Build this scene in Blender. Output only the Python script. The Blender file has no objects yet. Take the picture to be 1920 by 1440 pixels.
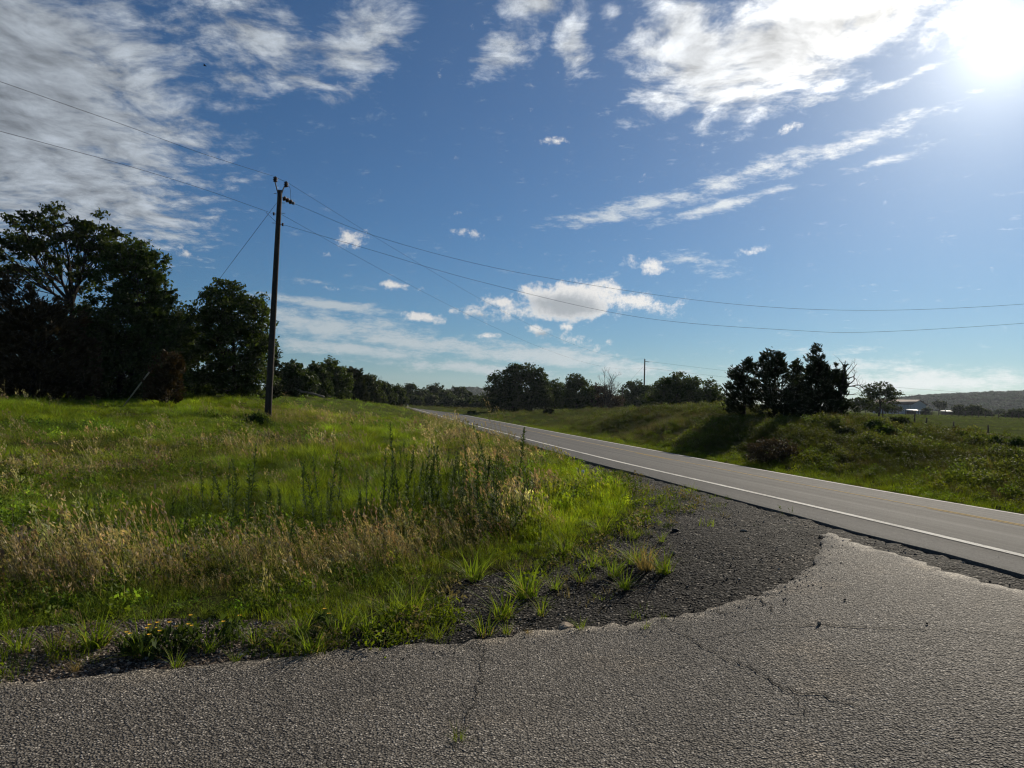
import bpy, bmesh, math, random
import numpy as np
from mathutils import Vector, Matrix
from mathutils.geometry import delaunay_2d_cdt

# ---------------------------------------------------------------- camera
S = bpy.context.scene
C = S.collection
random.seed(7)
RNG = np.random.default_rng(11)
F = 1397.0            # focal length in photograph pixels (1920 wide)
EYE = 1.6
PITCH = math.atan(25 / F)
ROLL = math.radians(1.2)
cam = bpy.data.cameras.new('camera')
cam.sensor_width = 36.0
cam.lens = 36.0 * F / 1920.0
cam.clip_start = 0.05
cam.clip_end = 12000
cam_o = bpy.data.objects.new('camera', cam)
C.objects.link(cam_o)
cam_o.matrix_world = (Matrix.Translation((0, 0, EYE)) @ Matrix.Rotation(math.pi / 2 + PITCH, 4, 'X')
                      @ Matrix.Rotation(ROLL, 4, 'Z'))
S.camera = cam_o
_R = np.array(cam_o.matrix_world.to_3x3())

def ray(px, py):
    d = _R @ np.array([(px - 960) / F, (720 - py) / F, -1.0])
    return d / d[1]

def at(px, py, Y):
    """the place that lies Y metres ahead along the sight line through a point of the photograph"""
    return np.array([0, 0, EYE]) + ray(px, py) * Y

# ---------------------------------------------------------------- sun and sky
_sd = ray(1878, 78)
SUN = _sd / np.linalg.norm(_sd)
SUN_EL = math.asin(SUN[2])
SUN_AZ = math.atan2(SUN[0], SUN[1])
sun = bpy.data.lights.new('sun', 'SUN')
sun.energy = 5.0
sun.angle = math.radians(0.55)
sun.color = (1.0, 0.9, 0.74)
sun_o = bpy.data.objects.new('sun', sun)
C.objects.link(sun_o)
sun_o.rotation_euler = Vector(SUN.tolist()).to_track_quat('Z', 'Y').to_euler()
sun_o.location = (60, 90, 60)

S.view_settings.view_transform = 'Standard'
S.view_settings.look = 'None'
S.view_settings.gamma = 1.0
S.view_settings.use_curve_mapping = False
S.view_settings.exposure = 0.12
S.render.engine = 'CYCLES'
S.cycles.use_denoising = True
S.cycles.pixel_filter_type = 'BLACKMAN_HARRIS'
S.cycles.filter_width = 1.2
S.cycles.use_adaptive_sampling = True
S.cycles.adaptive_threshold = 0.02
S.cycles.adaptive_min_samples = 24
S.cycles.max_bounces = 4
S.cycles.diffuse_bounces = 2
S.cycles.glossy_bounces = 2
S.cycles.transmission_bounces = 2
S.cycles.volume_bounces = 0
S.cycles.transparent_max_bounces = 4
S.cycles.sample_clamp_indirect = 4.0

W = bpy.data.worlds.new('World')
S.world = W
W.use_nodes = True

class NT:
    """small node-tree writer"""
    def __init__(s, tree):
        s.t = tree; s.n = tree.nodes; s.l = tree.links
    def new(s, typ, **kw):
        n = s.n.new(typ)
        for k, v in kw.items():
            setattr(n, k, v)
        return n
    def put(s, sock, v):
        if hasattr(v, 'is_output'):
            s.l.new(v, sock)
        elif v is not None:
            sock.default_value = v
    def math(s, op, a, b=None, c=None, clamp=False):
        n = s.new('ShaderNodeMath', operation=op, use_clamp=clamp)
        for i, v in enumerate((a, b, c)):
            if v is not None:
                s.put(n.inputs[i], v)
        return n.outputs[0]
    def vmath(s, op, a, b=None, scale=None):
        n = s.new('ShaderNodeVectorMath', operation=op)
        s.put(n.inputs[0], a)
        if b is not None:
            s.put(n.inputs[1], b)
        if scale is not None:
            s.put(n.inputs['Scale'], scale)
        return n.outputs['Value'] if op in ('DOT_PRODUCT', 'LENGTH', 'DISTANCE') else n.outputs[0]
    def comb(s, x, y, z):
        n = s.new('ShaderNodeCombineXYZ')
        for i, v in enumerate((x, y, z)):
            s.put(n.inputs[i], v)
        return n.outputs[0]
    def noise(s, vec, scale, detail=6, rough=0.55, dist=0.0, out=0, dim='3D'):
        n = s.new('ShaderNodeTexNoise', noise_dimensions=dim)
        if vec is not None:
            s.l.new(vec, n.inputs['Vector'])
        n.inputs['Scale'].default_value = scale
        n.inputs['Detail'].default_value = detail
        n.inputs['Roughness'].default_value = rough
        n.inputs['Distortion'].default_value = dist
        return n.outputs[out]
    def ramp(s, fac, stops, interp='LINEAR'):
        n = s.new('ShaderNodeValToRGB')
        cr = n.color_ramp
        cr.interpolation = interp
        while len(cr.elements) < len(stops):
            cr.elements.new(0.5)
        for e, (p, c) in zip(cr.elements, stops):
            e.position = p
            e.color = (*c, 1) if len(c) == 3 else c
        s.put(n.inputs[0], fac)
        return n.outputs[0]
    def mix(s, fac, a, b, blend='MIX'):
        n = s.new('ShaderNodeMix', data_type='RGBA', blend_type=blend)
        s.put(n.inputs[0], fac)
        for sock, v in ((n.inputs[6], a), (n.inputs[7], b)):
            if isinstance(v, tuple) and len(v) == 3:
                v = (*v, 1)
            s.put(sock, v)
        return n.outputs[2]
    def maprange(s, v, a, b, c=0.0, d=1.0, smooth=True):
        n = s.new('ShaderNodeMapRange')
        if smooth:
            n.interpolation_type = 'SMOOTHSTEP'
        s.put(n.inputs[0], v)
        for i, q in enumerate((a, b, c, d)):
            n.inputs[i + 1].default_value = q
        return n.outputs[0]

def azel(px, py):
    d = ray(px, py)
    return math.atan2(d[0], d[1]), math.atan2(d[2], math.hypot(d[0], d[1]))

def build_world():
    W.node_tree.nodes.clear()
    k = NT(W.node_tree)
    out = k.new('ShaderNodeOutputWorld')
    sky = k.new('ShaderNodeTexSky', sky_type='NISHITA')
    sky.sun_disc = False
    sky.sun_elevation = SUN_EL
    sky.sun_rotation = SUN_AZ
    sky.altitude = 200
    sky.air_density = 1.0
    sky.dust_density = SKY_DUST
    sky.ozone_density = 6.5
    bg = k.new('ShaderNodeBackground')
    bg.inputs[1].default_value = SKY_STRENGTH
    k.l.new(k.mix(1.0, sky.outputs[0], (.74, 1.0, 1.10), 'MULTIPLY'), bg.inputs[0])
    tc = k.new('ShaderNodeTexCoord')
    d = k.vmath('NORMALIZE', tc.outputs['Generated'])
    sep = k.new('ShaderNodeSeparateXYZ'); k.l.new(d, sep.inputs[0])
    dx, dy, dz = sep.outputs
    az = k.math('ARCTAN2', dx, dy)
    el = k.math('ARCSINE', dz)
    ae = k.comb(az, el, 0.0)
    # flat cloud layer coordinates
    inv = k.math('DIVIDE', 1.0, k.math('ADD', k.math('MAXIMUM', dz, 0.0), 0.10))
    plane = k.comb(k.math('MULTIPLY', dx, inv), k.math('MULTIPLY', dy, inv), 0.0)
    sdot = k.vmath('DOT_PRODUCT', d, tuple(SUN))
    # --- coverage from cloud banks: (px, py, half width, half height, tilt, weight)
    def field(banks):
        cov = None
        for (px, py, rx, ry, rot, w) in banks:
            a, e = azel(px, py)
            m = k.new('ShaderNodeMapping', vector_type='TEXTURE')
            m.inputs['Location'].default_value = (a, e, 0)
            m.inputs['Rotation'].default_value = (0, 0, math.radians(rot))
            m.inputs['Scale'].default_value = (rx / F, ry / F, 1)
            k.l.new(ae, m.inputs[0])
            g = k.new('ShaderNodeTexGradient', gradient_type='SPHERICAL')
            k.l.new(m.outputs[0], g.inputs[0])
            v = k.math('MULTIPLY', g.outputs[1], w)
            cov = v if cov is None else k.math('MAXIMUM', cov, v)
        return cov
    sheet = [(10, 190, 430, 340, 0, 1.6), (140, 340, 310, 120, -14, 1.4), (300, 150, 170, 140, -20, .75),
             (480, 70, 280, 100, -22, 1.0), (430, 130, 170, 90, -35, .62), (690, 70, 180, 90, 25, 1.05), (690, 120, 110, 50, 30, .66),
             (350, 250, 180, 60, -30, .55),
             (1310, 110, 220, 150, -30, 1.3), (1270, 190, 150, 60, 10, .9), (1480, 70, 340, 150, 18, 1.5), (1660, 10, 260, 90, 26, 1.3), (1810, 25, 150, 50, 20, 1.1),
             (950, 95, 115, 60, 25, .95), (1075, 60, 55, 110, -8, .95), (1010, 0, 100, 50, 0, 1.0), (1150, 30, 50, 60, 0, .7)]
    streak = [(1190, 390, 230, 26, 10, .95), (1400, 325, 210, 26, 17, .8), (1600, 270, 230, 26, 16, .78), (1660, 300, 110, 14, 12, .6),
              (1350, 387, 200, 15, 13, .9), (620, 572, 190, 15, -5, 1.1), (620, 612, 330, 56, -6, .9), (760, 640, 290, 32, -4, 1.0),
              (1010, 668, 300, 32, -3, 1.1), (1160, 690, 230, 22, -4, .9), (1730, 715, 260, 34, 0, 1.0), (1650, 690, 170, 30, -6, .75),
              (1530, 185, 170, 14, 6, .5), (1700, 145, 170, 12, 14, .5), (1310, 492, 110, 30, -14, .55), (1560, 660, 200, 16, 0, .5), (660, 655, 300, 22, -3, 1.0), (880, 690, 260, 20, -2, .9), (560, 600, 200, 30, -8, .9),
              (330, 445, 90, 16, -14, .5), (600, 530, 120, 10, -4, .55), (1420, 690, 200, 14, -2, .45)]
    puffs = [(1075, 560, 150, 50, 0, 1.6), (1050, 580, 170, 34, 0, 1.4), (1120, 550, 80, 36, 0, 1.3), (1195, 566, 130, 34, -4, 1.0), (900, 588, 85, 26, -5, .95), (935, 568, 70, 20, -6, .9),
             (1012, 620, 52, 24, -8, 1.0), (1092, 644, 80, 26, -24, .66), (1062, 612, 34, 16, 0, .7), (1150, 640, 50, 14, 0, .6), (795, 596, 80, 20, -4, .9),
             (1212, 498, 65, 30, 0, .9), (660, 447, 75, 30, 25, .85), (880, 438, 70, 18, -8, .8), (740, 535, 60, 14, -5, .85),
             (1410, 472, 50, 18, 14, .7), (1042, 264, 52, 16, 0, .8), (910, 630, 50, 10, 0, .8), (610, 540, 50, 10, 0, .8), (355, 478, 40, 16, -25, .6),
             (1480, 240, 60, 14, 20, .5), (1310, 270, 40, 16, 0, .5)]
    warp = k.vmath('SCALE', k.vmath('SUBTRACT', k.noise(plane, 2.2, 2, .5, out=1, dim='2D'), (.5, .5, .5)), scale=.20)
    pw = k.vmath('ADD', plane, warp)
    n_fine = k.noise(pw, 9.0, 6, .63, dim='2D')
    # wisps drawn out along the wind in the upper sheet
    pst = k.new('ShaderNodeMapping'); pst.inputs['Rotation'].default_value = (0, 0, math.radians(52)); pst.inputs['Scale'].default_value = (2.4, 7.0, 1)
    k.l.new(pw, pst.inputs[0])
    n_wisp = k.noise(pst.outputs[0], 1.6, 6, .68, dim='2D')
    n_sheet = k.math('ADD', k.math('MULTIPLY', n_fine, .72), k.math('MULTIPLY', n_wisp, .28))
    aes = k.new('ShaderNodeMapping'); aes.inputs['Rotation'].default_value = (0, 0, math.radians(-12)); aes.inputs['Scale'].default_value = (24, 75, 1)
    k.l.new(ae, aes.inputs[0])
    n_streak = k.noise(aes.outputs[0], 1.0, 6, .72, dim='2D')
    aep = k.new('ShaderNodeMapping'); aep.inputs['Scale'].default_value = (34, 40, 1)
    k.l.new(ae, aep.inputs[0])
    n_puff = k.noise(aep.outputs[0], 1.0, 5, .68, dim='2D')
    # beyond the frame the same broken cloud goes on
    far = k.math('MAXIMUM', k.maprange(k.math('ABSOLUTE', az), .74, 1.0), k.maprange(el, .58, .8))
    cov_out = k.math('MULTIPLY', k.maprange(k.noise(plane, .55, 1, .5, dim='2D'), .42, .72), far)
    def dens(cov, n, T, K, soft):
        v = k.math('ADD', k.math('SUBTRACT', cov, T), k.math('MULTIPLY', k.math('SUBTRACT', n, .5), K))
        return k.maprange(v, 0.0, soft)
    cs = k.math('MAXIMUM', field(sheet), cov_out)
    d1 = dens(cs, n_sheet, .27, 2.3, .80)
    d2 = dens(field(streak), n_streak, .18, 1.75, .80)
    d3 = dens(field(puffs), n_puff, .36, 1.9, .60)
    # --- cloud brightness: strong forward scattering towards the sun, thick parts greyer
    near = k.math('POWER', k.math('MAXIMUM', sdot, 0.0), 9.0)
    # relief: difference of the density noise towards the sun
    off = (SUN[0] * .09, SUN[1] * .09, 0)
    n_off = k.noise(k.vmath('ADD', pw, off), 9.0, 4, .62, dim='2D')
    rel = k.math('MULTIPLY', k.math('SUBTRACT', n_fine, n_off), 1.1)
    b1 = k.math('ADD', k.math('ADD', k.math('MULTIPLY_ADD', near, .62, .38), k.math('MULTIPLY', rel, k.math('MULTIPLY_ADD', near, .8, .42))), 0.0)
    thick = k.maprange(k.math('ADD', cs, k.math('MULTIPLY', k.math('SUBTRACT', k.noise(plane, 2.6, 2, .5, dim='2D'), .5), 1.6)), .75, 1.5)
    b1 = k.math('MULTIPLY', b1, k.math('SUBTRACT', 1.0, k.math('MULTIPLY', thick, .20)))
    c1 = k.mix(near, (.88, .98, 1.10), (1.0, .995, .98))
    col1 = k.vmath('SCALE', c1, scale=b1)
    b2 = k.math('MULTIPLY_ADD', near, .50, .48)
    col2 = k.vmath('SCALE', k.mix(near, (.90, 1.0, 1.05), (1, .99, .96)), scale=b2)
    core = k.maprange(k.math('ADD', field([(1060, 572, 105, 34, 0, 1.0), (1020, 628, 34, 12, 0, .8), (900, 594, 60, 14, 0, .7)]), k.math('MULTIPLY', k.math('SUBTRACT', n_puff, .5), .8)), .1, .75)
    b3 = k.math('MULTIPLY', k.math('MULTIPLY_ADD', near, .35, .66), k.math('SUBTRACT', 1.0, k.math('MULTIPLY', core, .48)))
    col3 = k.vmath('SCALE', k.mix(core, (1.0, .98, .95), (.92, .98, 1.04)), scale=b3)
    # --- cloud cover mixed over the sky
    prev = bg.outputs[0]
    for dn, col, mx in ((d1, col1, .94), (d2, col2, .80), (d3, col3, .93)):
        b = k.new('ShaderNodeBackground'); k.l.new(col, b.inputs[0]); b.inputs[1].default_value = 1.0
        m = k.new('ShaderNodeMixShader')
        k.l.new(k.math('MULTIPLY', dn, mx), m.inputs[0]); k.l.new(prev, m.inputs[1]); k.l.new(b.outputs[0], m.inputs[2])
        prev = m.outputs[0]
    # --- sun and its aureole
    ang = k.math('ARCCOSINE', k.math('MINIMUM', sdot, 1.0))
    g1 = k.math('MULTIPLY', k.math('EXPONENT', k.math('DIVIDE', ang, -.042)), .85)
    g2 = k.math('MULTIPLY', k.math('EXPONENT', k.math('DIVIDE', ang, -.13)), .36)
    g3 = k.math('MULTIPLY', k.math('EXPONENT', k.math('DIVIDE', ang, -.28)), .15)
    glow = k.new('ShaderNodeBackground')
    glow.inputs[0].default_value = (1, .96, .86, 1)
    k.l.new(k.math('ADD', k.math('ADD', g1, g2), g3), glow.inputs[1])
    ad = k.new('ShaderNodeAddShader')
    k.l.new(prev, ad.inputs[0]); k.l.new(glow.outputs[0], ad.inputs[1])
    k.l.new(ad.outputs[0], out.inputs[0])

SKY_STRENGTH = 0.048
SKY_DUST = 0.15
build_world()
W.cycles.sampling_method = 'MANUAL'
W.cycles.sample_map_resolution = 512

# ================================================================ helpers
def sstep(a, b, x):
    t = np.clip((np.asarray(x, float) - a) / (b - a), 0, 1)
    return t * t * (3 - 2 * t)

def tag(o, label=None, cat=None, group=None, kind=None):
    if label: o['label'] = label
    if cat: o['category'] = cat
    if group: o['group'] = group
    if kind: o['kind'] = kind
    return o

def empty(name, loc, label=None, cat=None, group=None):
    o = bpy.data.objects.new(name, None)
    o.location = [float(v) for v in loc]
    o.empty_display_size = .2
    C.objects.link(o)
    return tag(o, label, cat, group)

class MB:
    """collects tubes, boxes, quads and leaves as arrays; build() links ONE mesh object"""
    def __init__(s):
        s.v = []; s.f = []; s.n = 0
    def add(s, V, Fs):
        V = np.asarray(V, float).reshape(-1, 3)
        Fs = np.asarray(Fs, int)
        s.v.append(V); s.f.append(Fs + s.n); s.n += len(V)
    def tube(s, P, r, sides=5, cap=True):
        P = np.asarray(P, float)
        m = len(P)
        r = np.broadcast_to(np.asarray(r, float), (m,))
        T = np.gradient(P, axis=0)
        T /= np.linalg.norm(T, axis=1)[:, None] + 1e-12
        ref = np.array([0., 0, 1]) if abs(T[:, 2]).mean() < .9 else np.array([1., 0, 0])
        U = np.cross(T, ref); U /= np.linalg.norm(U, axis=1)[:, None] + 1e-12
        Wd = np.cross(T, U)
        a = np.arange(sides) * 2 * math.pi / sides
        V = P[:, None] + r[:, None, None] * (np.cos(a)[None, :, None] * U[:, None] + np.sin(a)[None, :, None] * Wd[:, None])
        i = np.arange(m - 1)[:, None] * sides; j = np.arange(sides)[None]
        j2 = (j + 1) % sides
        q = np.stack([i + j, i + j2, i + sides + j2, i + sides + j], -1).reshape(-1, 4)
        s.add(V.reshape(-1, 3), q)
        if cap:
            c = np.stack([P[0], P[-1]])
            base = (m - 1) * sides
            jj = np.arange(sides); k2 = (jj + 1) % sides
            o = s.n - m * sides
            s.v.append(c)
            s.f.append(np.stack([np.full(sides, s.n), o + k2, o + jj, np.full(sides, s.n)], -1)[:, :3])
            s.f.append(np.stack([np.full(sides, s.n + 1), o + base + jj, o + base + k2], -1))
            s.n += 2
        return s
    def box(s, c, size, rz=0.0, mat=None):
        x, y, z = [v / 2 for v in size]
        V = np.array([[-x, -y, -z], [x, -y, -z], [x, y, -z], [-x, y, -z], [-x, -y, z], [x, -y, z], [x, y, z], [-x, y, z]])
        if mat is not None:
            V = V @ np.asarray(mat).T
        cz, sz = math.cos(rz), math.sin(rz)
        V = V @ np.array([[cz, sz, 0], [-sz, cz, 0], [0, 0, 1]])
        s.add(V + np.asarray(c, float), [[0, 3, 2, 1], [4, 5, 6, 7], [0, 1, 5, 4], [1, 2, 6, 5], [2, 3, 7, 6], [3, 0, 4, 7]])
        return s
    def lathe(s, c, prof, axis=(0, 0, 1), sides=10):
        ax = Vector(axis).normalized()
        P = [np.asarray(c, float) + np.array(ax) * z for _, z in prof]
        U = np.array(ax.orthogonal().normalized()); Wd = np.cross(np.array(ax), U)
        a = np.arange(sides) * 2 * math.pi / sides
        V = np.concatenate([p + r * (np.cos(a)[:, None] * U + np.sin(a)[:, None] * Wd) for p, (r, _) in zip(P, prof)])
        m = len(prof)
        i = np.arange(m - 1)[:, None] * sides; j = np.arange(sides)[None]; j2 = (j + 1) % sides
        s.add(V, np.stack([i + j, i + j2, i + sides + j2, i + sides + j], -1).reshape(-1, 4))
        return s
    def mesh(s, name, mats, smooth=False):
        me = bpy.data.meshes.new(name)
        V = np.concatenate(s.v) if s.v else np.zeros((0, 3))
        loops, starts, tot = [], [], 0
        for Fs in s.f:
            k = Fs.shape[1]
            loops.append(Fs.reshape(-1)); starts.append(tot + np.arange(len(Fs)) * k); tot += Fs.size
        loops = np.concatenate(loops); starts = np.concatenate(starts)
        me.vertices.add(len(V)); me.vertices.foreach_set('co', V.astype(np.float32).ravel())
        me.loops.add(len(loops)); me.loops.foreach_set('vertex_index', loops.astype(np.int32))
        me.polygons.add(len(starts)); me.polygons.foreach_set('loop_start', starts.astype(np.int32))
        if smooth:
            me.polygons.foreach_set('use_smooth', np.ones(len(starts), bool))
        me.update(calc_edges=True)
        for m in (mats if isinstance(mats, (list, tuple)) else [mats]):
            me.materials.append(m)
        return me
    def build(s, name, mats, parent=None, smooth=False):
        me = s.mesh(name, mats, smooth)
        o = bpy.data.objects.new(name, me)
        C.objects.link(o)
        if parent is not None:
            o.parent = parent
        return o

def rel(P, o):
    return np.asarray(P, float) - np.array(o.location)

# ================================================================ materials
def material(name):
    m = bpy.data.materials.new(name); m.use_nodes = True
    m.node_tree.nodes.clear()
    k = NT(m.node_tree)
    k.out = k.new('ShaderNodeOutputMaterial')
    return m, k

def principled(k, col, rough=.8, spec=.3, metal=0.0, normal=None):
    p = k.new('ShaderNodeBsdfPrincipled')
    k.put(p.inputs['Base Color'], (*col, 1) if isinstance(col, tuple) and len(col) == 3 else col)
    k.put(p.inputs['Roughness'], rough)
    p.inputs['Specular IOR Level'].default_value = spec
    p.inputs['Metallic'].default_value = metal
    if normal is not None:
        k.l.new(normal, p.inputs['Normal'])
    k.l.new(p.outputs[0], k.out.inputs[0])
    return p

def bump(k, h, strength, dist):
    b = k.new('ShaderNodeBump')
    b.inputs['Strength'].default_value = strength
    b.inputs['Distance'].default_value = dist
    k.l.new(h, b.inputs['Height'])
    return b.outputs[0]

def pos(k):
    return k.new('ShaderNodeNewGeometry').outputs['Position']

def simple(name, col, rough=.8, spec=.3, metal=0.0, var=.25, scale=6.0):
    m, k = material(name)
    n = k.noise(k.new('ShaderNodeTexCoord').outputs['Object'], scale, 5, .6)
    c = k.mix(n, tuple(v * (1 - var) for v in col), tuple(min(1, v * (1 + var)) for v in col))
    principled(k, c, rough, spec, metal)
    return m

def leafy(name, dark, light, trans=.35, tint=None, rough=.7, spec=.14):
    """foliage: reflects and lets light through; colour varies leaf by leaf"""
    m, k = material(name)
    g = k.new('ShaderNodeNewGeometry')
    col = k.mix(g.outputs['Random Per Island'], dark, light)
    if tint:
        a = k.new('ShaderNodeAttribute', attribute_type='INSTANCER', attribute_name=tint)
        col = k.mix(1.0, col, a.outputs['Color'], 'MULTIPLY')
    else:
        oi = k.new('ShaderNodeObjectInfo')
        col = k.mix(k.math('MULTIPLY', oi.outputs['Random'], .35), col, k.mix(1.0, col, (1.3, 1.05, .7), 'MULTIPLY'))
    p = k.new('ShaderNodeBsdfPrincipled')
    k.l.new(col, p.inputs['Base Color'])
    p.inputs['Roughness'].default_value = rough
    p.inputs['Specular IOR Level'].default_value = spec
    t = k.new('ShaderNodeBsdfTranslucent')
    k.l.new(k.mix(1.0, col, (1.25, 1.2, .55), 'MULTIPLY'), t.inputs[0])
    mx = k.new('ShaderNodeMixShader'); mx.inputs[0].default_value = trans
    k.l.new(p.outputs[0], mx.inputs[1]); k.l.new(t.outputs[0], mx.inputs[2])
    k.l.new(mx.outputs[0], k.out.inputs[0])
    return m

def chip_material(name, stones, binder, scale, relief, rough=.55, patch=None, spec=.4, coarse=.5):
    """coarse chip seal / millings: single stones set in dark binder"""
    m, k = material(name)
    p = pos(k)
    w = k.vmath('ADD', p, k.vmath('SCALE', k.vmath('SUBTRACT', k.noise(p, scale * .6, 2, .5, out=1), (.5, .5, .5)), scale=.6 / scale))
    v = k.new('ShaderNodeTexVoronoi', feature='F1'); v.inputs['Scale'].default_value = scale; v.inputs['Randomness'].default_value = 1
    k.l.new(w, v.inputs['Vector'])
    d, c = v.outputs['Distance'], v.outputs['Color']
    sp = k.new('ShaderNodeSeparateColor'); k.l.new(c, sp.inputs[0])
    stone = k.ramp(sp.outputs[0], stones)
    inside = k.maprange(d, .34, .60, 1, 0)
    dome = k.math('SUBTRACT', 1.0, k.math('POWER', k.math('MULTIPLY', d, 1.35), 2.0))
    v2 = k.new('ShaderNodeTexVoronoi', feature='F1'); v2.inputs['Scale'].default_value = scale * .38; k.l.new(w, v2.inputs['Vector'])
    dome2 = k.math('SUBTRACT', 1.0, k.math('POWER', v2.outputs['Distance'], 2.0))
    big = k.noise(p, .55, 4, .6)
    mid = k.noise(p, 3.2, 4, .65)
    col = k.mix(inside, binder, stone)
    shade = k.math('MULTIPLY_ADD', big, 1.2, .40)
    shade = k.math('MULTIPLY', shade, k.math('MULTIPLY_ADD', mid, .5, .75))
    col = k.mix(1.0, col, k.comb(shade, shade, shade), 'MULTIPLY')
    if patch:
        col = k.mix(k.maprange(k.noise(p, 1.3, 5, .65), .52, .68), col, k.mix(1.0, col, patch, 'MULTIPLY'))
    h = k.math('ADD', k.math('ADD', k.math('MULTIPLY', dome, k.math('MULTIPLY_ADD', sp.outputs[1], .9, .5)), k.math('MULTIPLY', dome2, coarse)), k.math('MULTIPLY', k.noise(p, scale * 1.9, 2, .6), .45))
    principled(k, col, rough, spec, 0, bump(k, h, relief, .9 / scale))
    return m

M = {}
M['apron'] = chip_material('chip_seal', [(0, (.12, .108, .090)), (.5, (.20, .178, .150)), (.85, (.275, .247, .208)), (1, (.55, .50, .43))], (.050, .044, .037), 86, .54, .8, (1.22, 1.16, 1.08), .15, 1.1)
M['gravel'] = chip_material('asphalt_millings', [(0, (.014, .013, .012)), (.5, (.044, .040, .036)), (.82, (.10, .09, .078)), (1, (.34, .31, .265))], (.006, .006, .006), 48, 1.0, .85, (1.5, 1.42, 1.3), .06, 1.6)
M['dirt'] = chip_material('stony_dirt', [(0, (.05, .035, .025)), (.5, (.11, .08, .058)), (.85, (.22, .18, .14)), (1, (.45, .40, .34))], (.028, .019, .013), 46, 1.0, .8, (.7, .62, .55), .2)

def road_material():
    m, k = material('worn_asphalt')
    p = pos(k)
    rot = k.new('ShaderNodeMapping'); rot.inputs['Rotation'].default_value = (0, 0, -math.atan(.182))
    k.l.new(p, rot.inputs[0])
    st = k.new('ShaderNodeMapping'); st.inputs['Scale'].default_value = (2.8, .035, 1)
    k.l.new(rot.outputs[0], st.inputs[0])
    lanes = k.noise(st.outputs[0], 1.0, 4, .6)
    fine = k.noise(p, 38, 4, .8)
    big = k.noise(p, .7, 5, .6)
    v = k.math('ADD', k.math('MULTIPLY', lanes, .55), k.math('ADD', k.math('MULTIPLY', fine, .42), k.math('MULTIPLY', big, .03)))
    col = k.ramp(v, [(.33, (.042, .042, .042)), (.5, (.090, .089, .086)), (.66, (.158, .155, .148))])
    principled(k, col, .85, .075, 0, bump(k, k.noise(p, 70, 3, .75), .9, .012))
    return m
M['road'] = road_material()

def paint(name, col):
    m, k = material(name)
    p = pos(k)
    wear = k.math('MULTIPLY', k.maprange(k.noise(p, 22, 6, .8), .28, .50), k.maprange(k.noise(p, 1.2, 3, .6), .2, .6, .55, 1.0))
    c = k.mix(wear, (.11, .10, .092), col)
    principled(k, c, .9, .05, 0, bump(k, k.noise(p, 90, 2, .7), .6, .01))
    return m
M['white_line'] = paint('white_road_paint', (.74, .72, .66))
M['yellow_line'] = paint('yellow_road_paint', (.50, .34, .10))
M['crack'] = simple('crack_fill', (.030, .027, .023), .95, .1)
M['pole'] = simple('weathered_pole_wood', (.045, .037, .029), .85, .2, var=.5, scale=9)
M['post'] = simple('old_fence_wood', (.075, .06, .048), .9, .2, var=.5, scale=9)
M['metal'] = simple('dull_galvanised_steel', (.10, .10, .10), .7, .3, .3)
M['porcelain'] = simple('brown_porcelain', (.03, .016, .011), .6, .15)
M['wire'] = simple('aluminium_conductor', (.03, .03, .032), .9, .05, 0.0)
M['guard'] = simple('faded_guy_guard', (.34, .30, .20), .6, .3)
M['bark'] = simple('grey_brown_bark', (.028, .023, .018), .95, .15, var=.5, scale=5)
M['dead_wood'] = simple('bleached_dead_wood', (.20, .18, .155), .9, .15, var=.4, scale=5)
M['dead_twig'] = simple('grey_bare_twigs', (.045, .039, .034), .95, .1, var=.4)
M['oak'] = leafy('oak_leaves', (.022, .036, .010), (.050, .078, .020), .32)
M['elm'] = leafy('broad_green_leaves', (.024, .042, .010), (.060, .095, .022), .36)
M['cedar'] = leafy('cedar_sprays', (.016, .024, .010), (.034, .048, .018), .16)
M['rusty'] = leafy('rusty_cedar_sprays', (.034, .025, .012), (.058, .042, .020), .15)
M['far_leaf'] = leafy('far_green_leaves', (.026, .040, .014), (.055, .078, .026), .25)
M['shrub'] = leafy('shrub_leaves', (.030, .050, .012), (.075, .115, .030), .38)
M['dead_brush'] = leafy('dead_brown_brush', (.038, .030, .022), (.068, .052, .036), .22)
M['weed'] = leafy('horseweed_leaves', (.036, .066, .016), (.085, .135, .030), .36)
M['weed_stem'] = simple('green_weed_stem', (.06, .09, .03), .7, .2)
M['tuft'] = leafy('roadside_tuft_blades', (.10, .17, .015), (.20, .27, .035), .5)
M['tuft_dry'] = leafy('dry_tuft_blades', (.20, .155, .075), (.34, .27, .14), .42)
M['grass'] = leafy('grass_blades', (.55, .60, .50), (1.0, 1.0, 1.0), .48, tint='tint')
M['straw'] = leafy('dry_grass_stalks', (.55, .55, .55), (1.0, 1.0, 1.0), .42, tint='tint')
M['petal'] = simple('yellow_petals', (.75, .42, .02), .6, .2)
M['white_paint'] = simple('weathered_white_paint', (.62, .61, .58), .6, .3, var=.12)
M['stone'] = simple('tan_stone', (.30, .235, .17), .85, .2, var=.35, scale=20)
M['clod'] = simple('black_asphalt_lump', (.012, .011, .010), .8, .3)
M['dark'] = simple('dark_ink', (.02, .02, .02), .6, .2)
M['barn_wall'] = simple('pale_blue_metal_siding', (.30, .345, .38), .8, .15, var=.08, scale=.4)
M['barn_roof'] = simple('rust_grey_metal_roof', (.10, .078, .068), .85, .1, var=.2, scale=.3)
M['bird'] = simple('dark_feathers', (.012, .011, .010), .8, .2)

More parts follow.
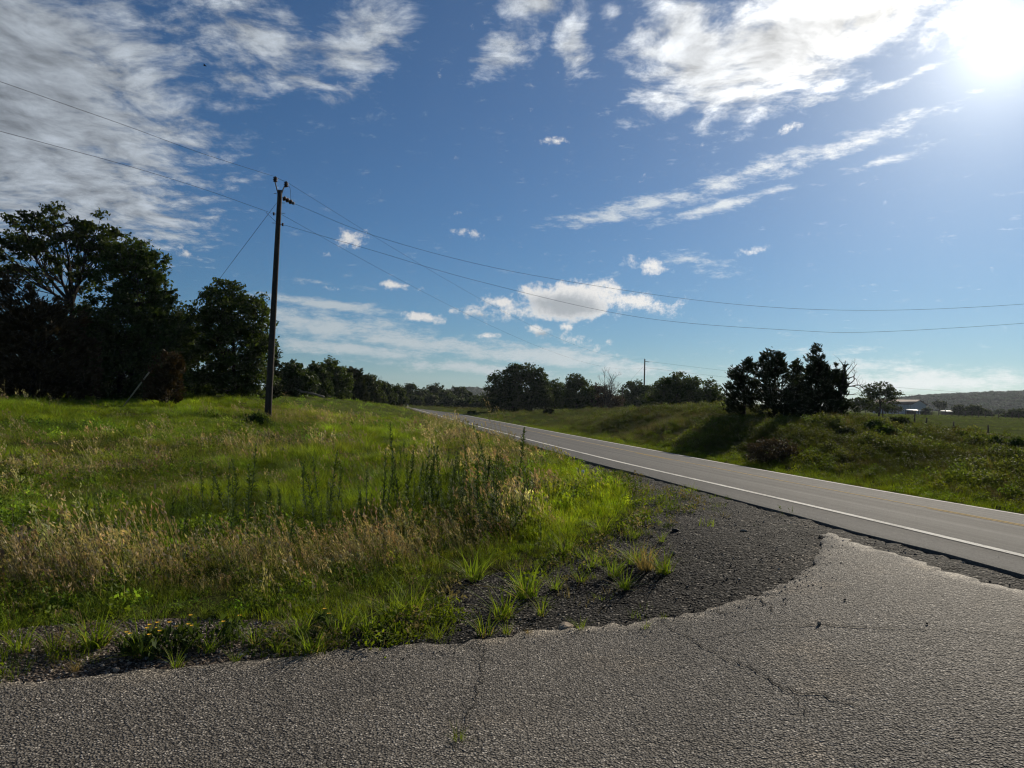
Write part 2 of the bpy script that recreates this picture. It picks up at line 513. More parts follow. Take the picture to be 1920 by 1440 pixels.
# ================================================================ the highway in plan
KX, XL = 0.182, 5.11                     # left edge line: X = XL - KX * Y
HEAD = math.atan(KX)
CF = 0.105                               # the road is tilted: its far side lies lower
RW = 6.6                                 # between the white lines
PAVE_L, PAVE_R = -.62, RW + .34
_zy = np.array([-80, -20, 5.9, 8.5, 11.9, 14.4, 23.5, 37.2, 59.2, 101.5, 135, 200, 400])
_zz = np.array([.6, .52, .45, .41, .36, .31, .215, .125, .0, -.21, -.45, -1.6, -5.0])

def zline(Y):
    return np.mean([np.interp(np.asarray(Y) + o, _zy, _zz) for o in np.linspace(-3, 3, 7) * .8], axis=0)

_cl = []                                 # the left line as a polyline: x, y, heading
y = -60.0
while y < 112:
    _cl.append((XL - KX * y, y, HEAD)); y += 1.0 if y < 60 else 2.0
x0, y0, h = _cl[-1]
for i in range(110):                     # past the crest it bends away to the left
    h2 = min(HEAD + i * .014, 1.25)
    x0 -= math.sin(h2) * 2; y0 += math.cos(h2) * 2
    _cl.append((x0, y0, h2))
CL = np.array(_cl)
_ds = np.concatenate([[0], np.cumsum(np.hypot(np.diff(CL[:, 0]), np.diff(CL[:, 1])))])
CLZ = zline(np.where(_ds < _ds[np.argmin(abs(CL[:, 1] - 111))], CL[:, 1], 111 + (_ds - _ds[np.argmin(abs(CL[:, 1] - 111))])))

def road_coords(x, y):
    """lateral place right of the left line (m) and the line's height there"""
    x = np.asarray(x, float).ravel(); y = np.asarray(y, float).ravel()
    t = np.empty_like(x); z = np.empty_like(x)
    A = CL[:-1, :2]; B = CL[1:, :2]; D = B - A; L2 = (D ** 2).sum(1); L = np.sqrt(L2)
    for s in range(0, len(x), 20000):
        px = x[s:s + 20000, None] - A[None, :, 0]; py = y[s:s + 20000, None] - A[None, :, 1]
        u = np.clip((px * D[:, 0] + py * D[:, 1]) / L2, 0, 1)
        ex = px - u * D[:, 0]; ey = py - u * D[:, 1]
        j = np.argmin(ex * ex + ey * ey, axis=1); r = np.arange(len(j))
        t[s:s + 20000] = (px[r, j] * D[j, 1] - py[r, j] * D[j, 0]) / L[j]
        dd = np.sqrt(ex[r, j] ** 2 + ey[r, j] ** 2)
        t[s:s + 20000] = np.where(np.abs(t[s:s + 20000]) < dd - 1e-6, np.sign(t[s:s + 20000] + 1e-9) * dd, t[s:s + 20000])
        z[s:s + 20000] = CLZ[j] + u[r, j] * (CLZ[j + 1] - CLZ[j])
    return t, z

# ================================================================ the lie of the land
_ctl = [(0, 0, 0), (-3, 4, 0), (-8, 3, 0), (0, -6, 0), (-12, -6, 0), (1.2, 5.3, .06), (2.6, 6.9, .2), (3.2, 3.0, .18),
        (-2.8, 5, .02), (-3.5, 8, .10), (-1, 8, .12), (1, 9, .2), (-7, 9, .1), (-8, 14, .2), (-3, 14, .22), (0, 16, .22),
        (-12, 20, .35), (-5, 22, .28), (-1.5, 26, .14), (-22, 30, .9), (-14, 12, .25), (-40, 10, .9), (-60, 40, 1.6), (-60, 100, 2.2),
        (0, -40, 0), (40, -40, -.6), (-40, -40, .4), (45, 12, -.3), (100, 40, -1), (-300, 300, 1), (-120, 200, 1), (0, 320, -3.5), (60, 320, -2.5),
        (800, 300, -2), (600, 700, -3), (0, 900, -4), (-800, 600, 0), (-900, -200, 0), (600, -600, -3), (0, -900, -2), (0, 3000, -8), (2500, 1800, -6), (-2500, 1800, -4)]
for p in [(502, 787, 33.8), (100, 752, 40), (300, 752, 40), (420, 748, 44), (560, 744, 62), (640, 749, 75), (700, 757, 95), (738, 760, 112), (660, 800, 33), (700, 776, 58),
          (1900, 900, 18), (1900, 850, 27), (1900, 832, 36), (1853, 824, 55), (1715, 804, 62), (1600, 802, 31), (1500, 786, 35), (1420, 788, 36), (1400, 845, 24.5),
          (1300, 830, 29), (1300, 800, 34), (1300, 778, 42), (1200, 805, 38), (1200, 777, 50), (1100, 790, 58), (1060, 771, 85), (1000, 775, 100), (930, 772, 120), (900, 768, 145),
          (1750, 791, 90), (1850, 781, 180), (1700, 776, 300), (1900, 776, 400), (1500, 772, 150), (1300, 768, 160), (1650, 788, 70), (1750, 840, 28), (1600, 845, 24)]:
    _ctl.append(tuple(at(*p)))
_ctl = np.array(_ctl, float)

def _warp(x, y):
    r = np.hypot(x, y) + 1e-9
    k = np.log1p(r / 6.0) / r
    return np.stack([x * k, y * k], -1)

def _phi(r2):
    return .5 * r2 * np.log(r2 + 1e-12)

_cw = _warp(_ctl[:, 0], _ctl[:, 1])
_n = len(_cw)
_A = np.zeros((_n + 3, _n + 3))
_A[:_n, :_n] = _phi(((_cw[:, None] - _cw[None]) ** 2).sum(-1)) + np.eye(_n) * .004
_A[:_n, _n] = 1; _A[:_n, _n + 1:] = _cw; _A[_n, :_n] = 1; _A[_n + 1:, :_n] = _cw.T
_w = np.linalg.solve(_A, np.concatenate([_ctl[:, 2], np.zeros(3)]))

def base_z(x, y):
    q = _warp(x, y)
    o = np.empty(len(q))
    for s in range(0, len(q), 20000):
        c = q[s:s + 20000]
        o[s:s + 20000] = _phi(((c[:, None] - _cw[None]) ** 2).sum(-1)) @ _w[:_n] + _w[_n] + c @ _w[_n + 1:]
    return o

def wob(x, y):
    return (np.sin(x * 1.3 + .7 * np.sin(y * .9)) * np.sin(y * 1.1 + 1.7) + .6 * np.sin(x * 2.9 + y * 1.7) * np.sin(y * 2.3 - x * .8))

def ground_z(x, y, rough=True):
    x = np.asarray(x, float); shp = x.shape
    x = x.ravel(); y = np.asarray(y, float).ravel()
    b = base_z(x, y)
    t, zl = road_coords(x, y)
    if rough:
        r = np.hypot(x, y)
        hb = sstep(PAVE_R + 1.5, PAVE_R + 5, t) * (1 - sstep(26, 40, t))
        b = b + hb * (wob(x * .9 + 2, y * .8) * .03 + wob(x * .42, y * .5 + 1) * .07)
        b = b + wob(x, y) * .035 * sstep(6, 14, r) + wob(x * .31, y * .31) * .10 * sstep(10, 40, r)
    zr = zl - CF * np.clip(t, 0, PAVE_R)
    outL = np.clip(PAVE_L - t, 0, None); outR = np.clip(t - PAVE_R, 0, None)
    f = np.where(t < PAVE_L, sstep(0, 3.4, outL), sstep(.3, 4.5, outR))
    z = (zr - .028 - .03 * sstep(11, 16, y) * (t < 0) - .04 * outR * np.exp(-outR)) * (1 - f) + b * f
    return z.reshape(shp)

def gz(x, y):
    return float(ground_z(np.array([x]), np.array([y]))[0])

def pix(px, py):
    """where the sight line through a point of the photograph meets the ground"""
    d = ray(px, py)
    Y = np.concatenate([np.linspace(2, 20, 361), np.linspace(20, 200, 901)])
    g = ground_z(d[0] * Y, Y) - (EYE + d[2] * Y)
    i = int(np.argmax(g > 0)) if (g > 0).any() else len(Y) - 1
    i = max(i, 1)
    a, b = g[i - 1], g[i]
    Yh = Y[i - 1] + (Y[i] - Y[i - 1]) * (-a / (b - a + 1e-12))
    return np.array([d[0] * Yh, Yh])

def inside(poly, x, y):
    c = np.zeros(len(x), bool)
    n = len(poly)
    for i in range(n):
        x1, y1 = poly[i]; x2, y2 = poly[(i + 1) % n]
        if y1 == y2: continue
        hit = ((y1 > y) != (y2 > y)) & (x < (x2 - x1) * (y - y1) / (y2 - y1) + x1)
        c ^= hit
    return c

def spline(P, n):
    """smooth open curve through points"""
    P = np.asarray(P, float)
    Q = np.concatenate([[2 * P[0] - P[1]], P, [2 * P[-1] - P[-2]]])
    out = []
    for i in range(len(P) - 1):
        p0, p1, p2, p3 = Q[i:i + 4]
        for s in np.linspace(0, 1, n, endpoint=False):
            out.append(.5 * ((2 * p1) + (-p0 + p2) * s + (2 * p0 - 5 * p1 + 4 * p2 - p3) * s * s + (-p0 + 3 * p1 - 3 * p2 + p3) * s ** 3))
    out.append(P[-1])
    return np.array(out)

def road_pt(t, Y):
    """plan point on the straight part of the road, t metres right of the left line at the line's station Y"""
    return np.array([XL - KX * Y + t * math.cos(HEAD), Y + t * math.sin(HEAD)])

APRON_EDGE = [pix(*p) for p in [(0, 1291), (280, 1266), (560, 1237), (700, 1222), (890, 1211), (1060, 1186), (1230, 1170), (1330, 1150), (1420, 1126), (1478, 1098), (1515, 1070), (1540, 1030), (1552, 1004)]]
_ae = spline([(-16, .6), (-9, 2.3), (-5, 3.5)] + APRON_EDGE, 8)
APRON = np.array(list(_ae) + [road_pt(-1.0, Yv) for Yv in (6.5, 5.4, 4.0, 2, -2, -6, -10)] + [(-4, -9.5), (-16, -9)])
GRASS_EDGE = [pix(*p) for p in [(700, 1182), (790, 1165), (830, 1130), (855, 1092), (930, 1078), (1000, 1062), (1075, 1035), (1140, 1008), (1183, 975), (1188, 950), (1160, 920), (1110, 892), (1050, 862), (1000, 838)]]
_ge = spline(GRASS_EDGE, 6)
GRAVEL = np.array(list(_ge) + [road_pt(-.95, 34), road_pt(-.64, 34)] + [road_pt(-.64, Yv) for Yv in (28, 22, 17, 13, 10, 8, 6, 4, 2, -2, -6)] + [road_pt(-1.8, Yv) for Yv in (-6, -2, 2, 5)]
                  + [pix(*q) for q in ((1500, 1200), (1230, 1250), (890, 1262), (740, 1245))])
_dt = spline([pix(*p) for p in [(0, 1185), (150, 1168), (330, 1160), (520, 1165), (640, 1168), (740, 1160), (830, 1130)]], 6)
DIRT = np.array([(-6, 3.6)] + list(_dt) + [pix(900, 1150)] + [p + np.array([.05, -.25]) for p in APRON_EDGE[::-1][7:]] + [(-6, 2.9)])

# ================================================================ ground sheet
def ground_material():
    m, k = material('meadow_soil')
    p = pos(k)
    n1 = k.noise(p, .35, 5, .6); n2 = k.noise(p, 3.0, 6, .7); n3 = k.noise(p, 28, 4, .7)
    near = k.mix(n2, (.045, .036, .020), (.060, .070, .022))
    green = k.mix(n1, (.052, .075, .020), (.085, .105, .030))
    green = k.mix(k.maprange(n2, .45, .7), green, (.11, .10, .045))
    d = k.vmath('LENGTH', p)
    col = k.mix(k.maprange(d, 14, 60), near, green)
    col = k.mix(1.0, col, k.ramp(n3, [(.2, (.55, .55, .55)), (.8, (1.35, 1.35, 1.35))]), 'MULTIPLY')
    h = k.math('ADD', n3, k.math('MULTIPLY', n2, 1.5))
    principled(k, col, 1.0, 0.0, 0, bump(k, h, .9, .06))
    return m
M['ground'] = ground_material()

def build_ground():
    ang = np.concatenate([np.radians(np.linspace(-48, 48, 220)), np.radians(np.linspace(50, 310, 110))])
    rad = np.concatenate([[.35], .35 * (6000 / .35) ** (np.arange(1, 230) / 229)])
    A, Rr = np.meshgrid(ang, rad)
    x = Rr * np.sin(A); y = Rr * np.cos(A)
    z = ground_z(x, y).ravel()
    xf, yf = x.ravel(), y.ravel()
    near = np.hypot(xf, yf) < 60
    dip = np.zeros(len(xf))
    for poly, dd in ((APRON, .05), (GRAVEL, .03), (DIRT, .03)):
        ins = np.zeros(len(xf), bool); ins[near] = inside(poly, xf[near], yf[near])
        dip = np.maximum(dip, ins * dd)
    t, _ = road_coords(xf, yf)
    dip = np.maximum(dip, ((t > PAVE_L - .3) & (t < PAVE_R + .2)) * .10)
    z -= dip
    V = np.concatenate([np.stack([xf, yf, z], -1), [[0, 0, -.05]]])
    na, nr = len(ang), len(rad)
    i = np.arange(nr - 1)[:, None] * na; j = np.arange(na)[None]; j2 = (j + 1) % na
    b = MB(); b.add(V, np.stack([i + j, i + na + j, i + na + j2, i + j2], -1).reshape(-1, 4))
    jj = np.arange(na)
    b.f.append(np.stack([np.full(na, len(V) - 1), jj, (jj + 1) % na], -1))
    o = b.build('ground', M['ground'], smooth=True)
    tag(o, 'rolling ground of meadow, road bank and pasture', kind='structure')
build_ground()

def sheet(name, poly, off, step, mat, jitter, skirt=0.0, micro=0.0, zone=None):
    poly = np.asarray(poly)
    P = []
    for i in range(len(poly)):
        a, b = poly[i], poly[(i + 1) % len(poly)]
        n = max(1, int(np.hypot(*(b - a)) / (step * .5)))
        for s in range(n):
            P.append(a + (b - a) * s / n)
    P = np.array(P)
    T = np.roll(P, -1, 0) - np.roll(P, 1, 0); T /= np.linalg.norm(T, axis=1)[:, None] + 1e-9
    N = np.stack([-T[:, 1], T[:, 0]], -1)
    k = np.cumsum(RNG.normal(0, .5, len(P))); k = k - np.convolve(k, np.ones(9) / 9, 'same')
    P = P + N * (np.clip(k, -1.5, 1.5) * jitter * .4 + RNG.normal(0, jitter * .4, len(P)))[:, None]
    lo, hi = P.min(0), P.max(0)
    if zone: lo = np.maximum(lo, zone[0]); hi = np.minimum(hi, zone[1])
    gx, gy = np.meshgrid(np.arange(lo[0], hi[0], step), np.arange(lo[1], hi[1], step))
    I = np.stack([gx.ravel(), gy.ravel()], -1) + RNG.uniform(-.3, .3, (gx.size, 2)) * step
    I = I[inside(P, I[:, 0], I[:, 1])]
    allp = np.concatenate([P, I])
    vs, es, fs, *_ = delaunay_2d_cdt([Vector(p) for p in allp.tolist()], [], [list(range(len(P)))], 1, 1e-5)
    v = np.array([(q.x, q.y) for q in vs])
    z = ground_z(v[:, 0], v[:, 1], False) + off + RNG.normal(0, micro, len(v))
    bm = bmesh.new()
    bv = [bm.verts.new((a[0], a[1], c)) for a, c in zip(v, z)]
    for f in fs:
        try: bm.faces.new([bv[i] for i in f])
        except ValueError: pass
    bmesh.ops.delete(bm, geom=[q for q in bm.verts if not q.link_faces], context='VERTS')
    bmesh.ops.recalc_face_normals(bm, faces=bm.faces)
    if bm.faces and sum(f.normal.z for f in bm.faces) < 0:
        bmesh.ops.reverse_faces(bm, faces=bm.faces)
    for f in bm.faces: f.smooth = True
    if skirt:
        e = [q for q in bm.edges if q.is_boundary]
        r = bmesh.ops.extrude_edge_only(bm, edges=e)
        for q in r['geom']:
            if isinstance(q, bmesh.types.BMVert): q.co.z -= skirt
    me = bpy.data.meshes.new(name); bm.to_mesh(me); bm.free()
    me.materials.append(mat)
    o = bpy.data.objects.new(name, me); C.objects.link(o)
    return o

o = sheet('dirt_verge', DIRT, .004, .16, M['dirt'], .04, micro=.004)
tag(o, 'strip of stony brown dirt along the edge of the grey side road', kind='structure')
o = sheet('gravel_shoulder', GRAVEL, .010, .18, M['gravel'], .05, micro=.006)
tag(o, 'dark shoulder of loose asphalt millings beside the highway', kind='structure')
apron = sheet('side_road', APRON, .030, .16, M['apron'], .055, skirt=.07)
tag(apron, 'grey chip-seal side road filling the foreground', kind='structure')

# ---- cracks in the side road
def ribbon(P, w, off):
    P = np.asarray(P, float)
    P = spline(P, 7)
    P = P + RNG.normal(0, .012, P.shape)
    T = np.gradient(P, axis=0); T /= np.linalg.norm(T, axis=1)[:, None]
    N = np.stack([-T[:, 1], T[:, 0]], -1)
    ww = .50 * w * np.abs(RNG.normal(1, .45, len(P))) * np.sin(np.linspace(.12, math.pi - .12, len(P))) ** .5
    V = []
    for s in (-1, 1):
        q = P + N * (s * ww / 2)[:, None]
        V.append(np.concatenate([q, (ground_z(q[:, 0], q[:, 1], False) + off)[:, None]], 1))
    n = len(P); V = np.concatenate(V); i = np.arange(n - 1)
    b = MB(); b.add(V, np.stack([i, i + n, i + n + 1, i + 1], -1))
    return b
for pts, w in (([(1232, 1172), (1290, 1205), (1340, 1238), (1400, 1262), (1470, 1300), (1560, 1322), (1640, 1345)], .016),
               ([(1250, 1202), (1320, 1206), (1380, 1196), (1450, 1185), (1540, 1182), (1620, 1186), (1740, 1190), (1880, 1202), (1990, 1215)], .014),
               ([(1418, 1128), (1440, 1145), (1452, 1162)], .016), ([(1340, 1152), (1358, 1158), (1400, 1148), (1424, 1142)], .014),
               ([(892, 1212), (905, 1240), (902, 1275), (895, 1310), (878, 1350), (858, 1398), (845, 1440)], .012),
               ([(905, 1240), (880, 1222), (850, 1220), (830, 1226)], .012), ([(1470, 1300), (1500, 1330), (1510, 1360)], .010)):
    o = ribbon([pix(*p) for p in pts], w, .0345).build('crack', M['crack'], apron)

# ================================================================ highway
def strip(t0, t1, off, nlat, y0=-60, y1=1e9, j=0.0, s0=0, s1=None):
    sel = np.arange(len(CL))
    sel = sel[(CL[:, 1] >= y0) & (CL[:, 1] <= y1)]
    c = CL[sel]; z = CLZ[sel]
    rx = np.cos(c[:, 2]); ry = np.sin(c[:, 2])
    V = []
    for i, t in enumerate(np.linspace(t0, t1, nlat)):
        jj = RNG.normal(0, j, len(c)) if (i == 0 and j) else 0
        V.append(np.stack([c[:, 0] + (t + jj) * rx, c[:, 1] + (t + jj) * ry, z - CF * np.maximum(t, 0) + off], -1))
    n = len(c); V = np.concatenate(V); i = np.arange(n - 1)
    Fs = np.concatenate([np.stack([i + a * n, i + a * n + n, i + a * n + n + 1, i + a * n + 1], -1) for a in range(nlat - 1)])
    b = MB(); b.add(V, Fs)
    return b, V, n
b, V, n = strip(PAVE_L, PAVE_R, 0, 13, j=.025)
L0 = V[:n].copy(); L0d = L0.copy(); L0d[:, 2] -= .14
R0 = V[-n:].copy(); R0d = R0.copy(); R0d[:, 2] -= .14
i = np.arange(n - 1)
b.add(np.concatenate([L0d, L0]), np.stack([i, i + n, i + n + 1, i + 1], -1))
b.add(np.concatenate([R0, R0d]), np.stack([i, i + n, i + n + 1, i + 1], -1))
road = b.build('highway', M['road'], smooth=False)
tag(road, 'grey two-lane highway running away past the crest', kind='structure')
for t, wl in ((-.055, .12), (RW - .12, .27)):
    b, _, _ = strip(t, t + wl, .004, 2)
    b.build('edge_line', M['white_line'], road)
b, _, _ = strip(3.62, 3.72, .004, 2)
b.build('centre_line', M['yellow_line'], road)
yy = -40
while yy < 100:                                   # broken yellow beside the solid one
    b, _, _ = strip(3.40, 3.50, .004, 2, yy, yy + 3.1)
    b.build('centre_dash', M['yellow_line'], road)
    yy += 12.2

# ================================================================ trees
def leaves(cent, size, rng, up=.25, ratio=1.5, axis=None, fold=True):
    """diamond leaf clumps at cent; axis = preferred long direction per leaf"""
    n = len(cent)
    if axis is None:
        a = rng.normal(size=(n, 3))
    else:
        a = axis + rng.normal(0, .35, (n, 3))
    a /= np.linalg.norm(a, axis=1)[:, None] + 1e-9
    nn = rng.normal(size=(n, 3)); nn[:, 2] += up
    b = np.cross(nn, a); b /= np.linalg.norm(b, axis=1)[:, None] + 1e-9
    c = np.cross(a, b)
    s = (size * rng.uniform(.6, 1.35, n))[:, None]
    la, lb = a * s * ratio * .5, b * s * .5
    k = c * s * .14 if fold else 0
    V = np.stack([cent - la, cent + lb * .9 - k, cent + la, cent - lb * .9 - k], 1).reshape(-1, 3)
    i = np.arange(n)[:, None] * 4
    return V, i + np.arange(4)[None]

def blob_clusters(lobes, n, rng, shell=.5):
    """cluster centres inside ellipsoid lobes (centre, radii, weight)"""
    w = np.array([l[1][0] * l[1][2] * l[2] for l in lobes]); w /= w.sum()
    which = rng.choice(len(lobes), n, p=w)
    d = rng.normal(size=(n, 3)); d /= np.linalg.norm(d, axis=1)[:, None]
    r = rng.uniform(0, 1, n) ** (shell * .55)
    cen = np.array([l[0] for l in lobes])[which]; rad = np.array([l[1] for l in lobes])[which]
    return cen + d * r[:, None] * rad * rng.uniform(.82, 1.16, (n, 1)), which

def curve(a, b, rng, bend=.12, n=5, sag=0.0):
    a = np.asarray(a, float); b = np.asarray(b, float)
    L = np.linalg.norm(b - a)
    s = np.linspace(0, 1, n)[:, None]
    k = rng.normal(0, bend * L, 3)
    return a + (b - a) * s + np.sin(s * math.pi) * k + np.array([0, 0, -sag * L]) * np.sin(s * math.pi)

def tree(name, label, cat, base, lobes_px, Y, mat, n_clusters, per, leaf, cr, seed, group=None, trunk_r=.16, ratio=1.5,
         spiky=False, shell=.5, twigs=True, bark='bark', trunk_to=None, up=.25, limb_r=.4, sunk=.25, depth_k=1.0):
    """one tree: tapered trunk with limbs and twigs, and a crown of leaf clumps inside lobes read off the photograph"""
    rng = np.random.default_rng(seed)
    sc = Y / F
    b0 = at(base[0], base[1], Y)
    g = gz(b0[0], b0[1])
    b0 = np.array([b0[0], b0[1], g])
    root = empty(name, b0, label, cat, group)
    lobes = []
    for q in lobes_px:
        cx, cy, rx, ry = q[:4]
        w = q[4] if len(q) > 4 else 1.0
        dy = q[5] if len(q) > 5 else 0.0
        c = at(cx, cy, Y) ; c[1] += dy
        rd = .5 * (rx + min(rx, ry)) * sc * depth_k
        lobes.append((c, np.array([rx * sc, max(rd, .25), ry * sc]), w))
    big = max(lobes, key=lambda l: l[0][2])
    cen = np.mean([l[0] for l in lobes], axis=0)
    top = np.array([b0[0] * .55 + cen[0] * .45, b0[1], g + (big[0][2] - g) * .8]) if trunk_to is None else at(trunk_to[0], trunk_to[1], Y)
    T = MB()
    tp = curve(b0 - [0, 0, sunk], top, rng, .04, 8)
    tr = trunk_r * (1 - .78 * np.linspace(0, 1, 8)); tr[0] *= 1.35
    T.tube(tp, tr, 7)
    cl, which = blob_clusters(lobes, n_clusters, rng, shell)
    if spiky:                                    # single sprays stick out beyond the crown
        o_ = cl - np.array([l[0] for l in lobes])[which]
        push = np.where(rng.uniform(0, 1, n_clusters) < .20, rng.uniform(1.08, 1.28, n_clusters), rng.uniform(.85, 1.05, n_clusters))
        cl = cl + o_ * (push - 1)[:, None] + np.array([0, 0, 1.0]) * (np.clip(push - 1, 0, 1) * cr * 1.2)[:, None]
    cl[:, 2] = np.maximum(cl[:, 2], ground_z(cl[:, 0], cl[:, 1]) + cr * .35)
    for li, l in enumerate(lobes):
        h = np.clip((l[0][2] - .25 * l[1][2] - g) / max(top[2] - g, .1), .12, .96)
        a = tp[min(7, int(h * .8 * 7))]
        lp = curve(a, l[0] + [0, 0, -.1 * l[1][2]], rng, .10, 6)
        r0 = max(trunk_r * limb_r, .02)
        T.tube(lp, r0 * (1 - .72 * np.linspace(0, 1, 6)), 5, False)
        if twigs:
            mine = cl[which == li]
            for q in mine[::2 if len(mine) > 40 else 1]:
                st = lp[rng.integers(2, 6)]
                p = curve(st, q, rng, .10, 4, -.06)
                T.tube(p, r0 * .30 * np.array([1, .75, .5, .25]), 3, False)
    T.v = [q - b0 for q in T.v]
    T.build('trunk', M[bark], root, smooth=True)
    cnt = per if isinstance(per, int) else int(per)
    idx = np.repeat(np.arange(n_clusters), cnt)
    off = rng.normal(size=(len(idx), 3)); off /= np.linalg.norm(off, axis=1)[:, None]
    off *= (rng.uniform(0, 1, len(idx)) ** .6)[:, None]
    csz = cr * rng.uniform(.55, 1.4, n_clusters)
    if spiky: csz *= np.where(push > 1.08, .55, 1.0)
    squash = np.array([1, 1, .72]) if not spiky else np.array([.95, .95, .85])
    p = cl[idx] + off * csz[idx][:, None] * squash
    p = p + rng.normal(0, .12 * cr, p.shape)
    axis = None
    if spiky:
        o = p - np.array([b0[0], b0[1], 0]); o[:, 2] = 0
        o /= np.linalg.norm(o, axis=1)[:, None] + 1e-6
        axis = o * .8 + np.array([0, 0, .6])
    V, Fs = leaves(p, leaf, rng, up, ratio, axis)
    cm = MB(); cm.add(V - b0, Fs)
    cm.build('crown', mat if not isinstance(mat, str) else M[mat], root)
    return root

def branch_out(T, a, d, L, r, depth, rng, spread=.6, kids=3, lift=.15, sides=4, keep=.62):
    """bare branching limb"""
    d = np.asarray(d, float) / np.linalg.norm(d)
    n = 5
    P = [np.asarray(a, float)]
    for i in range(n):
        d = d + rng.normal(0, .13, 3) + np.array([0, 0, lift * .15]); d /= np.linalg.norm(d)
        P.append(P[-1] + d * L / n)
    P = np.array(P)
    T.tube(P, r * (1 - .6 * np.linspace(0, 1, n + 1)), sides if depth > 1 else 3, False)
    if depth == 0: return
    for k in range(kids):
        i = rng.integers(2, n + 1)
        dd = d + rng.normal(0, spread, 3); dd[2] += lift
        branch_out(T, P[i], dd, L * keep * rng.uniform(.75, 1.2), r * .5, depth - 1, rng, spread, kids, lift, sides, keep)

# ---- the wood on the left of the meadow
GL = 'trees along the left edge of the meadow'
tree('oak_tree', 'tall open-crowned oak with sky showing through its limbs, at the far left', 'tree', (128, 752),
     [(115, 418, 72, 34), (52, 440, 46, 40), (175, 440, 46, 40), (10, 470, 44, 44), (100, 470, 70, 32, .5), (205, 480, 34, 34, .8), (60, 505, 60, 30, .6), (150, 515, 50, 30, .6)],
     43, 'oak', 190, 46, .15, .40, 1, GL, .27, limb_r=.42, trunk_to=(128, 500), shell=.35)
tree('oak_tree', 'shorter leafy oak just right of the tall open oak', 'tree', (250, 752),
     [(245, 475, 42, 30), (282, 505, 36, 36), (225, 520, 50, 42), (300, 550, 26, 34), (262, 560, 50, 44)],
     42, 'elm', 210, 46, .14, .38, 2, GL, .2, trunk_to=(250, 540), shell=.45)
tree('cedar_tree', 'broad rusty-brown cedar below the tall oak, at the picture edge', 'tree', (60, 754),
     [(15, 590, 80, 74), (75, 640, 90, 85), (-10, 680, 90, 80), (110, 700, 80, 58), (40, 720, 100, 40)],
     38, 'rusty', 560, 50, .10, .42, 3, GL, .18, ratio=2.6, spiky=True, depth_k=.8)
tree('broadleaf_tree', 'dense dark broadleaf tree filling the gap below the two oaks', 'tree', (225, 754),
     [(215, 610, 90, 62), (285, 640, 55, 66), (170, 660, 70, 80), (230, 700, 100, 56), (300, 715, 48, 45)],
     41, 'oak', 560, 52, .13, .42, 4, GL, .17, depth_k=.8)
tree('broadleaf_tree', 'dark thicket tree behind the rusty cedar at the far left', 'tree', (70, 752), [(30, 660, 110, 70), (130, 650, 90, 80), (60, 715, 150, 42), (180, 720, 90, 40)],
     48, 'oak', 420, 40, .16, .5, 13, GL, .15, twigs=False)
tree('broadleaf_tree', 'dark thicket tree in the gap left of the round elm', 'tree', (330, 750), [(318, 596, 34, 44), (300, 650, 60, 70), (345, 640, 46, 66), (330, 715, 90, 40), (400, 725, 60, 30)],
     50, 'oak', 430, 44, .16, .5, 14, GL, .12, twigs=False)
tree('cedar_shrub', 'small brownish cedar shrub behind the slanted guy-wire guard', 'tree', (312, 758),
     [(318, 694, 24, 40), (308, 730, 36, 30)], 36, 'rusty', 120, 40, .08, .26, 5, GL, .07, ratio=2.6, spiky=True)
tree('elm_tree', 'round dense green elm standing left of the near utility pole', 'tree', (425, 750),
     [(428, 586, 66, 52), (474, 612, 38, 56), (380, 612, 52, 58), (425, 655, 92, 62), (420, 712, 98, 42), (424, 548, 36, 26), (482, 685, 30, 54)],
     45, 'elm', 560, 50, .13, .40, 6, GL, .2, depth_k=.9)
tree('cedar_tree', 'slim pointed cedar peeking out right behind the near utility pole', 'tree', (513, 748),
     [(514, 668, 7, 24), (513, 700, 13, 36), (512, 728, 17, 24)], 52, 'cedar', 110, 40, .09, .28, 7, GL, .09, ratio=2.6, spiky=True)
row = [('broadleaf_tree', 'first low tree right of the near utility pole', 553, 747, 62, [(548, 706, 28, 26), (562, 722, 34, 24)], 'oak'),
       ('broadleaf_tree', 'second low tree right of the near utility pole, behind the bleached log', 592, 748, 68, [(592, 706, 24, 22), (594, 728, 28, 20)], 'oak'),
       ('elm_tree', 'highest tree in the low tree row right of the near pole', 627, 750, 74, [(620, 696, 20, 20), (634, 706, 24, 24), (628, 730, 30, 22)], 'elm'),
       ('cedar_tree', 'pointed dark cedar in the low tree row, next to its highest tree', 664, 754, 82, [(662, 706, 14, 16), (664, 722, 24, 24), (666, 740, 28, 16)], 'cedar'),
       ('broadleaf_tree', 'dark rounded tree left of the bare dead tree in the row', 693, 757, 93, [(690, 722, 22, 18), (694, 742, 26, 16)], 'oak'),
       ('broadleaf_tree', 'low tree at the foot of the bare dead tree in the row', 720, 759, 106, [(716, 730, 18, 14), (722, 746, 22, 13)], 'oak'),
       ('broadleaf_tree', 'small tree closing the left tree row above the road crest', 744, 762, 122, [(742, 736, 16, 12), (746, 750, 18, 11)], 'elm')]
for i, (nm, lb, bx, by, Yv, lob, mt) in enumerate(row):
    tree(nm, lb, 'tree', (bx, by), lob, Yv, mt, 190, 38, .13 + Yv * .0006, .42, 20 + i, 'low tree row beyond the meadow', .12,
         ratio=2.4 if mt == 'cedar' else 1.5, spiky=mt == 'cedar', twigs=False)
